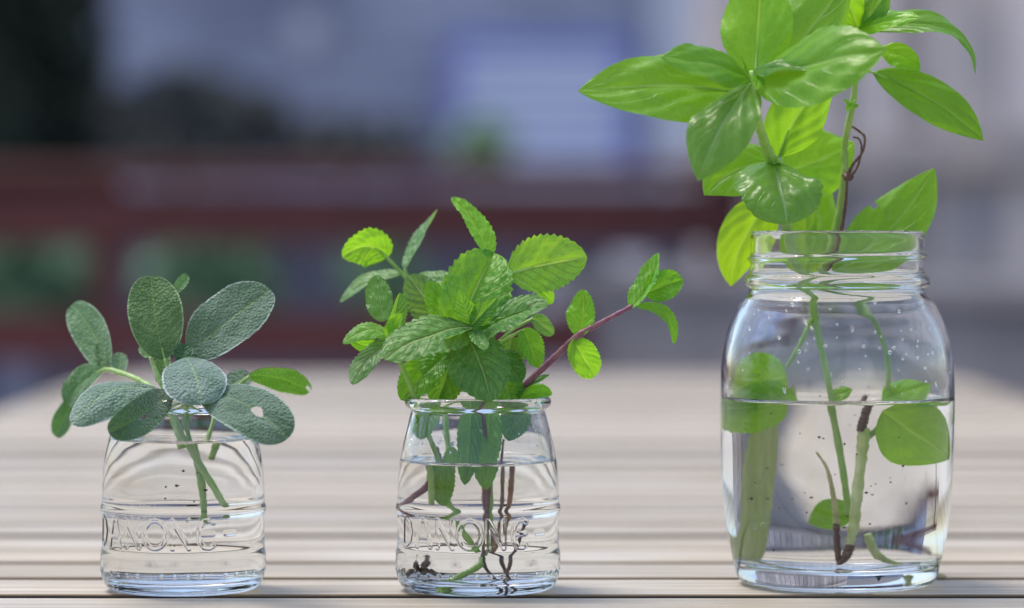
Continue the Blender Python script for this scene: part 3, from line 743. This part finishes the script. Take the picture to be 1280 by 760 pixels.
sg(sB, (96, 494, 4.0), (69, 545, 4.8), 30, n0=(-.4, -1, .1), fold=.25, tint=(.75, 1.1, .5))
stem(sB, ST, [(100, 492, 3.9), (126, 464, 3.3), (150, 466, 2.8), (182, 480, 2.0), (208, 502, 1.3), (222, 540, .9), (228, 566, .7)], [1.6, 3.2, 3.6, 4, 4.4, 4.6, 4.2], Y, S)

# ---- mint
K = M['mint']; GS = M['green_stem']; PS = M['purple_stem']; BS = M['brown_stem']; cx = MINT_X
def mt(par, *a, **k):
    k.setdefault('stem_mat', GS); k.setdefault('relief', 0.036); k.setdefault('wave', 0.05); k.setdefault('pucker', .02); k.setdefault('twist', .25); kind = k.pop('kind', 'mint')
    return leaf(par, K, kind, a[0], a[1], a[2], Y, S, **k)
m1 = thing('mint_sprig', P(570, 640, Y + .01), 'mint shoot with three young leaves rising behind the bushy mint', 'sprig')
mt(m1, (484, 322, 3.0), (428, 322, 2.4), 58, n0=(.15, -1, -.35), fold=.15, bend=(2, -14, 0), tint=(1.45, 1.55, .6), petiole=2)
mt(m1, (506, 336, 3.2), (547, 262, 4.2), 36, n0=(-.75, -.6, .25), fold=.35, tint=(1.05, 1.0, 2.2))
mt(m1, (500, 344, 3.0), (425, 378, 3.6), 34, n0=(-.1, -.45, .9), fold=.15, bend=(-2, -9, 0), tint=(1.3, 1.1, 2.4))
stem(m1, GS, [(484, 322, 3.0), (497, 336, 3.1), (508, 348, 3.2)], [1.8, 2.2, 2.6], Y, S)
stem(m1, GS, [(506, 336, 3.2), (509, 348, 3.2), (520, 390, 2.6), (536, 440, 2.0), (552, 500, 1.4), (560, 560, 1.0), (uw(555, cx), 605, .8), (uw(573, cx), 650, .4), (uw(598, cx), 690, .2)], [2.0, 2.6, 3, 3.4, 3.6, 3.6, 3.6, 3.4, 3.0], Y, S)
m2 = thing('mint_sprig', P(548, 630, Y - .005), 'small crinkled mint shoot leaning past the jar rim towards the sage', 'sprig')
mt(m2, (480, 402, -.4), (469, 344, .2), 38, n0=(-.2, -.9, .4), fold=.2, tint=(.85, .92, 1.0))
mt(m2, (486, 420, -.8), (500, 366, -.6), 30, n0=(.6, -.8, .3), fold=.5, cup=.3, tint=(1.1, 1.15, 1.0))
mt(m2, (488, 424, -1), (503, 392, -1.4), 30, n0=(-.4, -1, .2), fold=.5, tint=(1.6, 1.6, .6))
mt(m2, (490, 424, -.8), (429, 430, -1.4), 34, n0=(-.1, -.6, .8), fold=.2, cup=-.35, bend=(2, -15, 0), tint=(1.35, 1.35, 1.1))
mt(m2, (488, 432, -.8), (436, 424, -.6), 22, n0=(0, -1, -.4), fold=.2, bend=(0, 5, 0), tint=(1.4, 1.6, .5))
mt(m2, (490, 425, -1), (441, 481, -2), 40, n0=(-.35, -.7, .65), fold=.15, cup=-.2, bend=(-4, -5, 0), tint=(1.05, .95, 1.6))
stem(m2, GS, [(486, 414, -.8), (497, 446, -.7), (512, 480, -.6), (530, 530, -.4), (uw(536, cx), 585, -.2), (uw(540, cx), 630, 0)], [2.4, 3, 3.2, 3.4, 3.2, 3], Y, S)
stem(m2, PS, [(545, 560, .2), (uw(542, cx), 600, .4), (uw(522, cx), 622, .6), (uw(502, cx), 645, .8)], [3, 3.2, 3.4, 3.2], Y, S)
m3 = thing('mint_sprig', P(uw(606, cx), 734, Y), 'bushy mint sprig of broad quilted leaves with dark roots in water', 'sprig')
mt(m3, (572, 418, -.8), (618, 316, .4), 100, n0=(.12, -.95, .35), fold=.42, bend=(-2, -2, -.4), tint=(1.15, 1.22, .7), petiole=2.2)
mt(m3, (590, 408, -1), (481, 450, -3.6), 82, n0=(-.15, -.70, .70), fold=.12, cup=-.15, bend=(-4, -9, -.3), tint=(1.12, 1.02, 1.25))
mt(m3, (553, 402, .4), (510, 344, .2), 56, n0=(-.3, -.9, .3), fold=.25, cup=-.2, tint=(.85, .8, 1.35))
mt(m3, (568, 412, -.4), (534, 352, -.2), 46, n0=(.5, -.9, .0), fold=.2, tint=(1.45, 1.55, .5))
mt(m3, (581, 416, -1.2), (613, 502, -2.6), 84, n0=(.15, -.85, .52), fold=.14, cup=-.22, bend=(4, -4, -.3), tint=(.92, .95, 1.1), petiole=2.0, relief=.045)
mt(m3, (590, 420, -1.0), (684, 384, -2.6), 74, n0=(.15, -.72, .66), fold=.2, cup=-.15, bend=(2, -8, 0), tint=(.85, .9, 1.0), relief=.045)
mt(m3, (637, 342, -.4), (734, 322, -.8), 76, n0=(.02, -1, .12), fold=.12, bend=(0, -2, 0), tint=(1.45, 1.40, .8), petiole=3.0, relief=.02)
mt(m3, (672, 352, -.1), (690, 380, .2), 22, n0=(.1, -1, 0), fold=.2, tint=(1.5, 1.6, .6))
mt(m3, (610, 322, .2), (564, 247, 1.0), 40, n0=(.62, -.75, .25), fold=.2, bend=(8, -3, 0), tint=(1.3, 1.45, .55))
mt(m3, (566, 356, 1.8), (524, 342, 2.4), 34, n0=(-.1, -.6, .8), fold=.2, tint=(1.1, 1.0, 2.0))
mt(m3, (655, 410, -.2), (673, 460, -.4), 36, n0=(.3, -1, .1), fold=.25, tint=(1.25, 1.45, .45))
mt(m3, (664, 396, .8), (692, 418, 1.2), 26, n0=(.2, -.8, .5), fold=.2, tint=(1.0, 1.05, 1.4))
mt(m3, (600, 395, .6), (637, 366, 1.0), 36, n0=(0, -1, .2), fold=.2, tint=(1.4, 1.6, .5))
mt(m3, (640, 420, .2), (630, 470, .2), 44, n0=(.2, -.9, .4), fold=.2, tint=(.85, .9, 1.0))
mt(m3, (548, 446, .2), (501, 500, -.4), 52, n0=(-.2, -1, .2), fold=.25, wave=.05, tint=(1.05, 1.2, .5))
mt(m3, (566, 446, .6), (545, 508, .6), 56, n0=(.1, -1, .1), fold=.3, tint=(.62, .75, .45))
mt(m3, (628, 468, .2), (640, 506, .2), 44, n0=(.1, -1, .1), fold=.2, tint=(.8, 1.0, .55))
for a_, b_, w_, n_, t_ in (((588, 404, -1.4), (574, 362, -1.8), 30, (-.3, -.9, .4), (1.15, 1.25, .8)), ((590, 406, -1.4), (622, 372, -2.0), 30, (.4, -.8, .5), (1.0, 1.1, .9)),
        ((584, 412, -1.6), (556, 424, -3.0), 30, (-.3, -.6, .8), (1.1, 1.15, 1.0)), ((592, 412, -1.6), (604, 438, -3.2), 28, (.2, -.7, .7), (.95, 1.0, 1.0)), ((560, 440, -.6), (528, 470, -1.2), 40, (-.2, -.9, .4), (.9, 1.05, .6)),
        ((625, 440, -.4), (652, 478, -.8), 42, (.3, -.9, .3), (.75, .9, .7)), ((600, 400, 1.0), (650, 396, 1.6), 40, (.1, -1, .2), (1.2, 1.4, .6)), ((560, 400, 1.0), (540, 372, 1.4), 40, (-.1, -1, .2), (1.0, 1.1, .7)), ((590, 350, .8), (574, 322, 1.4), 30, (-.2, -1, .2), (1.1, 1.2, 1.0))):
    mt(m3, a_, b_, w_, n0=n_, tint=t_, fold=.3, cup=-.15)
for pts in ([(655, 412, -.2), (632, 424, -.4), (596, 446, -.3)], [(666, 398, .8), (636, 416, .5), (598, 452, .1)], [(612, 324, .2), (606, 352, .2), (596, 400, .1)], [(600, 394, .6), (594, 420, .3), (594, 450, .1)], [(552, 402, .4), (572, 424, .2), (590, 456, 0)]):
    stem(m3, GS, pts, [1.8, 2.0, 2.4], Y, S)
# leaves pressed inside the jar neck
mt(m3, (540, 500, -.2), (526, 550, -.8), 36, n0=(-.2, -1, .1), fold=.2, tint=(.95, 1.05, .7))
mt(m3, (590, 500, -.8), (583, 606, -1.4), 34, n0=(.1, -1, .1), fold=.3, tint=(.85, 1.0, .7))
mt(m3, (612, 500, -.4), (606, 612, -.9), 44, n0=(-.2, -1, .1), fold=.3, tint=(1.05, 1.2, .7))
mt(m3, (650, 500, .2), (636, 552, -.6), 40, n0=(.2, -1, .2), fold=.2, tint=(.60, .75, .7))
mt(m3, (565, 560, .2), (uw(556, cx), 632, .2), 30, n0=(-.3, -1, .1), fold=.3, tint=(.95, 1.1, .6))
stem(m3, PS, [(558, 446, -1.4), (576, 470, -1.4), (598, 497, -1.0), (606, 540, -.6), (uw(612, cx), 590, -.3), (uw(608, cx), 650, -.1), (uw(603, cx), 702, 0)], [2.4, 2.8, 2.8, 2.6, 2.3, 2.2, 2.2], Y, S, tint=(.7, 1.0, .6))
stem(m3, GS, [(578, 412, -.8), (585, 440, -.8), (596, 490, -.2), (604, 560, .2), (uw(612, cx), 620, .2), (uw(605, cx), 700, .1)], [2.6, 3, 3.2, 3.2, 3.0, 2.8], Y, S)
stem(m3, GS, [(637, 342, -.4), (618, 362, -.4), (600, 392, -.2), (592, 430, 0)], [2.0, 2.2, 2.6, 2.6], Y, S)
stem(m3, BS, [(622, 540, .3), (uw(626, cx), 590, .6), (uw(622, cx), 650, .6), (uw(612, cx), 690, .4)], [1.6, 1.8, 1.7, 1.6], Y, S, tint=(2.2, 2.6, 2.0))
stem(m3, BS, [(630, 550, .6), (uw(634, cx), 600, .9), (uw(628, cx), 655, .7), (uw(614, cx), 694, .4)], [1.6, 2.4, 2.0, 1.6], Y, S, tint=(2.6, 2.4, 1.8))
stem(m3, GS, [(uw(603, cx), 703, 0), (uw(580, cx), 716, -.2), (uw(550, cx), 736, -.5)], [3.2, 4.2, 5.2], Y, S)
for pts in ([(604, 702, 0), (616, 720, -.1), (630, 739, -.2)], [(612, 690, .2), (627, 704, .3), (632, 716, .2), (641, 737, 0)], [(656, 648, .2), (645, 684, 0), (634, 715, -.2), (629, 738, -.2)], [(630, 738, -.2), (640, 733, -.3), (643, 738, -.3)]):
    stem(m3, BS, [(uw(a, cx), b_, c_) for a, b_, c_ in pts], [1.7, 1.8, 1.4], Y, S, name='root')
m4 = thing('mint_sprig', P(uw(630, cx), 700, Y + .01), 'long purple stemmed mint shoot leaning towards the tall basil jar', 'sprig')
stem(m4, PS, [(791, 382, -.6), (752, 403, -.4), (722, 420, -.2), (690, 450, .1), (648, 490, .4), (625, 520, .7), (610, 556, .9), (uw(606, cx), 620, .9), (uw(612, cx), 680, .8)], [2.6, 3.2, 4.0, 4.4, 4.6, 4.2, 4, 3.6, 3.2], Y, S)
mt(m4, (721, 420, -.2), (727, 362, .2), 42, n0=(-.35, -.95, .1), fold=.3, bend=(5, 0, 0), tint=(1.35, 1.5, .45))
mt(m4, (716, 424, -.3), (744, 470, .6), 42, kind='round', n0=(.15, -1, .05), fold=.12, tint=(1.4, 1.55, .5))
mt(m4, (788, 385, -.6), (823, 316, -.2), 40, n0=(-.75, -.75, .2), fold=.45, bend=(6, 4, 0), tint=(1.2, 1.35, .8))
mt(m4, (806, 368, -.4), (854, 350, -.2), 44, n0=(.15, -1, .15), fold=.3, bend=(0, -2, 0), tint=(.9, 1.15, .38))
mt(m4, (796, 384, -.6), (842, 430, -.4), 26, n0=(.5, -.6, .7), fold=.3, bend=(12, -12, 0), tint=(1.0, 1.2, .55))
mt(m4, (644, 492, .2), (687, 469, .4), 15, n0=(-.3, -.6, .8), fold=.5, wave=.1, tint=(.6, .8, .9))
mt(m4, (648, 500, .2), (690, 493, .4), 26, n0=(0, -.8, .6), fold=.2, bend=(0, -6, 0), tint=(1.3, 1.6, .45))
# ---- basil
Y = YM; S = SM; K = M['basil']; cx = MASON_X
def bs(par, *a, **k):
    k.setdefault('stem_mat', GS); k.setdefault('relief', 0.020); k.setdefault('wave', 0.05); k.setdefault('fold', .30); k.setdefault('pucker', .024); k.setdefault('twist', .35); k.setdefault('cup', -.26); kind = k.pop('kind', 'basil')
    return leaf(par, K, kind, a[0], a[1], a[2], Y, S, **k)
bA = thing('basil_sprig', P(uw(1056, cx), 610, Y), 'tall basil sprig crowned by a whorl of large bright green leaves', 'sprig')
bs(bA, (932, 116, -5.5), (722, 114, -6.5), 98, n0=(.0, -.88, .46), twist=.1, bend=(2, -8, -.3), tint=(1.0, 1.05, .9), petiole=2.2)
bs(bA, (938, 98, -6.0), (826, 72, -7.6), 66, n0=(-.1, -.78, .62), bend=(0, -6, -.3), tint=(.95, .95, .9))
bs(bA, (938, 104, -6.0), (872, 226, -8.0), 80, n0=(-.35, -.85, .42), bend=(-6, -2, -.8), fold=.15, tint=(.78, .80, 1.25), petiole=2.0)
bs(bA, (944, 96, -5.5), (952, -48, -4.5), 92, n0=(-.1, -1, -.12), fold=.3, tint=(1.2, 1.2, .7), petiole=2.4)
bs(bA, (944, 96, -5.8), (1108, 62, -9.4), 112, n0=(.06, -.90, .42), twist=.1, bend=(4, -2, -.6), fold=.2, tint=(.95, 1.0, .9), wave=.02)
bs(bA, (942, 88, -6.2), (1024, 90, -8.0), 42, n0=(.1, -.75, .65), bend=(0, -5, 0), tint=(.62, .72, .7))
bs(bA, (936, 96, -6.2), (926, 70, -7), 22, n0=(-.2, -.7, .7), tint=(.8, .9, .7))
bs(bA, (948, 94, -6.2), (946, 112, -7.4), 18, n0=(.1, -.8, .5), tint=(1.1, 1.1, .7))
bs(bA, (950, 118, -4.4), (1064, -30, -3.0), 92, n0=(-.15, -1, .15), fold=.18, tint=(.92, .98, .8), petiole=2.2)
bs(bA, (974, 196, -1.6), (1046, 86, -2.6), 74, n0=(.1, -1, .1), fold=.25, bend=(-12, 2, 0), tint=(1.05, 1.08, .75), petiole=2.4)
bs(bA, (966, 204, -1.8), (984, 280, -4.6), 114, kind='round', twist=.1, n0=(.10, -.76, .64), fold=.30, cup=-.4, wave=.07, bend=(0, -9, -.5), tint=(.85, .85, 1.6), petiole=2.0)
bs(bA, (966, 202, -1.4), (880, 244, -1.8), 80, n0=(-.2, -.85, .5), fold=.35, bend=(-4, -10, 0), tint=(1.0, 1.05, .85))
bs(bA, (978, 214, .2), (1068, 178, 1.6), 96, n0=(0, -1, .1), fold=.12, bend=(0, 4, 0), tint=(1.15, 1.2, .6))
bs(bA, (968, 246, 1.0), (914, 358, 2.2), 72, n0=(.1, -1, -.1), fold=.2, bend=(-12, -2, 0), tint=(1.25, 1.15, .7))
bs(bA, (1008, 352, .3), (1006, 240, .8), 66, n0=(.15, -1, .1), fold=.15, tint=(1.3, 1.15, .9), petiole=2)
bs(bA, (1014, 330, 1.0), (1026, 216, 2.0), 62, n0=(.3, -1, .0), fold=.2, tint=(1.05, 1.1, .6))
for dx, dy in ((-7, -3), (5, -6), (8, 3)):
    bs(bA, (968, 206, -1.9), (968 + dx, 204 + dy, -2.4), 9, n0=(0, -.8, .6), tint=(1.3, 1.4, .6), res=(14, 9))
stem(bA, GS, [(942, 104, -5.6), (946, 144, -4.6), (956, 180, -3.0), (968, 210, -1.8), (980, 272, -.7), (996, 330, -.2), (1013, 375, 0), (1026, 430, .2), (1039, 490, .2), (uw(1050, cx), 560, .2), (uw(1060, cx), 640, .3)], [5, 5.6, 6.2, 6.6, 6.8, 6.4, 4.6, 4.2, 3.8, 3.5, 3.2], Y, S, n=90)
stem(bA, GS, [(1014, 398, 0), (1000, 430, .2), (984, 458, .5)], [2.8, 3.0, 2.4], Y, S)
bs(bA, (984, 470, .6), (908, 488, 1.2), 84, kind='round', n0=(-.25, -1, .15), fold=.15, bend=(4, -2, 0), tint=(1.3, 1.35, .9))
bs(bA, (998, 500, .2), (912, 505, 1.2), 70, kind='round', n0=(-.25, -1, .05), fold=.2, bend=(4, 6, 0), tint=(1.25, 1.3, .8))
leaf(bA, M['wilted'], 'round', (992, 480, 2.0), (984, 712, 2.6), 24, Y, S, n0=(-.35, -1, .0), fold=.1, pucker=.03, label='pale wilted leaf hanging in the water')
bs(bA, (1040, 496, .3), (1066, 486, .2), 22, n0=(0, -.8, .6), tint=(1.0, 1.1, .6))
bs(bA, (uw(1064, cx), 628, .6), (uw(1014, cx), 646, .9), 40, n0=(-.1, -1, .3), tint=(1.0, 1.1, .7))
bB = thing('basil_sprig', P(uw(1055, cx), 697, Y), 'slim basil sprig with thin brown tendril and pale rooting stem in water', 'sprig')
stem(bB, GS, [(1072, 36, -1.2), (1070, 90, -1.0), (1066, 130, -.8), (1056, 180, -.4), (1056, 214, -.3), (1050, 262, -.1), (1040, 312, .1), (1028, 345, .3), (1050, 372, .4), (1076, 388, .5), (1092, 398, .5), (1106, 432, .4), (1110, 470, .3), (1104, 500, .2), (uw(1100, cx), 530, .1), (uw(1080, cx), 545, 0)],
     [2.6, 3.6, 4.2, 4.4, 4.8, 5.4, 6.2, 6.4, 4.0, 3.8, 3.6, 3.5, 3.4, 3.3, 3.2, 4.0], Y, S, n=130, tint=(.85, .8, .75))
stem(bB, BS, [(1060, 212, -.7), (1056, 262, -.5), (1046, 312, -.3), (1034, 342, .0)], [1.6, 2.4, 2.6, 2], Y, S, name='bark_strip')
stem(bB, BS, [(1060, 221, -.3), (1066, 206, -.4), (1078, 190, -.5), (1081, 172, -.5), (1074, 164, -.4), (1062, 156, -.3)], [2.2, 1.9, 1.6, 1.7, 1.6, 1.4], Y, S, name='tendril')
stem(bB, BS, [(1062, 222, -.2), (1072, 208, -.3), (1077, 186, -.4), (1074, 174, -.4), (1066, 171, -.4)], [1.8, 1.5, 1.3, 1.2, 1.2], Y, S, name='tendril')
stem(bB, BS, [(1054, 218, -.5), (1060, 222, -.6), (1066, 220, -.5)], [3, 4.6, 2.6], Y, S, name='node')
for dx, dy in ((-10, -6), (9, 3), (-6, 8), (7, -8)):
    bs(bB, (1064, 131, -1), (1064 + dx, 131 + dy, -1.4), 9, n0=(0, -.9, .4), tint=(.9, 1.0, .6), res=(14, 9))
bs(bB, (1092, 91, -.6), (1229, 176, -1.0), 58, n0=(-.25, -.85, .45), bend=(10, -5, 0), fold=.25, tint=(.72, .82, .6), petiole=2)
stem(bB, GS, [(1070, 84, -1), (1082, 88, -.8), (1096, 92, -.6)], [1.6, 1.8, 1.8], Y, S)
bs(bB, (1076, 38, -1.4), (1219, 94, -2.4), 54, n0=(.1, -.65, .75), n1=(.7, -.5, .4), bend=(32, -30, 0), fold=.35, tint=(.78, .85, .75))
bs(bB, (1100, 62, -.8), (1150, 88, -1.4), 34, n0=(-.2, -1, .3), bend=(4, -4, 0), fold=.3, tint=(1.15, 1.2, .6))
bs(bB, (1072, 38, -1.6), (1150, 22, -3.0), 40, n0=(.1, -.75, .6), bend=(0, -4, 0), tint=(1.15, 1.2, .7))
bs(bB, (1074, 42, -1.2), (1034, 2, -1.8), 44, n0=(-.2, -.8, .5), tint=(.7, .75, 1.4))
bs(bB, (1074, 40, -1.4), (1052, -20, -2.6), 46, n0=(.3, -.9, .3), tint=(1.1, 1.15, .7))
bs(bB, (1074, 40, -1.4), (1112, -14, -2.2), 40, n0=(-.3, -.9, .4), tint=(.8, .85, 1.2))
stem(bB, GS, [(1072, 44, -1.2), (1084, 36, -1.4), (1100, 30, -1.6)], [2, 1.6, 1.2], Y, S)
bs(bB, (1040, 342, .4), (1168, 210, .2), 88, n0=(-.25, -.95, .25), fold=.2, bend=(10, 8, 0), tint=(.92, .98, .85), nick=(.53, 0.02, .03, .10), petiole=2.2)
bs(bB, (uw(1104, cx), 512, -.6), (uw(1186, cx), 572, .2), 82, n0=(.2, -1, .2), fold=.2, cup=-.1, tint=(1.35, 1.4, .8))
bs(bB, (1104, 500, -.2), (1166, 478, 1.0), 50, n0=(.1, -.8, .6), fold=.2, tint=(1.2, 1.3, .75))
stem(bB, M['pale_stem'], [(uw(1080, cx), 532, 0), (uw(1078, cx), 560, -.1), (uw(1070, cx), 620, -.2), (uw(1066, cx), 655, -.2), (uw(1055, cx), 694, -.2)], [5.8, 6.0, 5.6, 5.2, 2.8], Y, S)
stem(bB, BS, [(uw(1076, cx), 536, -.1), (uw(1080, cx), 522, -.1), (uw(1084, cx), 508, 0), (uw(1094, cx), 494, .1)], [4, 5, 4, 3], Y, S, name='stub')
stem(bB, BS, [(uw(1063, cx), 672, -.3), (uw(1058, cx), 688, -.3), (uw(1050, cx), 702, -.3)], [4.6, 5.0, 2.2], Y, S, name='root')
stem(bB, M['pale_stem'], [(uw(1020, cx), 562, -.2), (uw(1034, cx), 584, -.2), (uw(1042, cx), 620, -.2), (uw(1046, cx), 650, -.2)], [1.0, 1.8, 2.8, 3.2], Y, S, tint=(.7, .6, .55), name='root')
stem(bB, BS, [(uw(1045, cx), 648, -.2), (uw(1047, cx), 675, -.2), (uw(1050, cx), 703, -.2)], [3.2, 3.6, 2.6], Y, S, name='root')
stem(bB, M['pale_stem'], [(uw(1082, cx), 660, .4), (uw(1092, cx), 685, .6), (uw(1116, cx), 704, .8)], [4, 4.6, 4], Y, S, name='root')

for px_, py_, d_, r_ in ((941, 99, -5.7, 7), (969, 206, -1.7, 8)):
    c_ = P(px_, py_, Y + d_ / 100)
    mesh_obj('node', *tube_geo(np.array([c_ + Vector((0, 0, z)) for z in np.linspace(-.003, .003, 7)]), [r_ * .6 / S, r_ / S, r_ * .6 / S], 10), GS, bA)
def droplets(label, cx_, cy_, S_, prof, hmin, hmax, n, seed):
    g = np.random.default_rng(seed); V = []; Fc = []
    pr = np.array(prof)[::-1]; o_ = np.argsort(pr[:, 1])
    for _ in range(n):
        hh = hmin + (hmax - hmin) * g.random() ** 1.4; th = g.uniform(-1.5, 1.5) if g.random() < .6 else g.uniform(1.5, 4.7)
        R = np.interp(hh, pr[o_, 1], pr[o_, 0]) - 0.3; r = g.uniform(.6, 2.6) ** 1.0
        nrm = np.array((math.sin(th), -math.cos(th), 0)); tg = np.array((math.cos(th), math.sin(th), 0)); up = np.array((0, 0, 1.0))
        c = np.array((cx_, cy_, TOP + hh / S_)) + nrm * R / S_
        b = len(V); sx, sz = g.uniform(.8, 1.2), g.uniform(.9, 1.5)
        for i in range(7):
            ph = math.pi * (i + .08) / 6.16
            for k in range(10):
                a = 2 * math.pi * k / 10
                V.append(c + (tg * math.cos(a) * math.sin(ph) * sx + up * math.sin(a) * math.sin(ph) * sz - nrm * math.cos(ph) * .45) * r / S_)
        Fc += grid_faces(7, 10, True, base=b)
    return tag(mesh_obj('water_droplets', V, Fc, M['water_top'], None, origin=(cx_, cy_, TOP + hmin / S_)), label, 'droplets', kind='stuff')
droplets('fine water droplets clinging inside the tall jar above its water', jx(MASON_X, YM), YM, SM, mason_inner[4:-6], 242, 352, 90, 21)
droplets('fine water droplets clinging inside the mint jar above its water', jx(MINT_X, YS), YS, SJ, small_inner[3:-6], 172, 215, 26, 22)
# ---- loose bits: specks in the water, a crumb on the table
def specks(name, label, boxc, n, rmin, rmax, seed, pile=False):
    g = np.random.default_rng(seed); V = []; Fc = []
    for _ in range(n):
        q = np.clip(g.normal(.5, .24, 3), 0, 1) if pile else g.random(3)
        if pile: q[2] = q[2] ** 2 * (1 - 1.6 * abs(q[0] - .45))
        c = np.array([b_[0] + (b_[1] - b_[0]) * q_ for b_, q_ in zip(boxc, q)]); r = g.uniform(rmin, rmax)
        b = len(V); base = np.array([(1, 0, 0), (-1, 0, 0), (0, 1, 0), (0, -1, 0), (0, 0, 1), (0, 0, -1)]) * r * g.uniform(.5, 1.4, (6, 1))
        V += (c + base).tolist(); Fc += [tuple(b + i for i in f) for f in ((0, 2, 4), (2, 1, 4), (1, 3, 4), (3, 0, 4), (2, 0, 5), (1, 2, 5), (3, 1, 5), (0, 3, 5))]
    o = mesh_obj(name, V, Fc, M['debris'], None, origin=(np.mean(boxc[0]), np.mean(boxc[1]), boxc[2][0]))
    return tag(o, label, 'debris', kind='stuff')
xm = jx(MASON_X, YM)
specks('water_specks', 'tiny dark plant specks drifting in the tall jar', ((xm - .024, xm + .024), (YM - .026, YM + .020), (TOP + .012, TOP + .066)), 46, .0002, .0006, 5)
xs_ = jx(MINT_X, YS)
specks('water_specks', 'brown bits settled in the mint jar', ((xs_ - .0195, xs_ - .0095), (YS + .000, YS + .011), (TOP + .0055, TOP + .0125)), 40, .0004, .0013, 6, True)
xs_ = jx(SAGE_X, YS)
specks('water_specks', 'few dark specks floating in the sage jar', ((xs_ - .010, xs_ + .014), (YS - .018, YS + .004), (TOP + .030, TOP + .053)), 9, .0003, .0008, 8)
cr = P(1177, 724, 1.15); g = np.random.default_rng(4)
base = np.array([(math.cos(a) * math.cos(b), math.sin(a) * math.cos(b), math.sin(b)) for b in np.linspace(-1.5, 1.5, 6) for a in np.linspace(0, 2 * math.pi, 8, endpoint=False)])
Vc = base * np.array((.0020, .0014, .0010)) * g.uniform(.75, 1.2, (48, 1)); Vc[:, 2] -= Vc[:, 2].min()
cy_ = CH * F / (725 - 295); xx = jx(1177, cy_)
o = mesh_obj('crumb', Vc + np.array((xx, cy_, TOP + .0002)), grid_faces(6, 8, True), mat_plain('crumb', (.65, .52, .30), (.75, .62, .4), 300), None, origin=(xx, cy_, TOP))
tag(o, 'tiny pale yellow crumb on the table beside the tall jar', 'crumb')
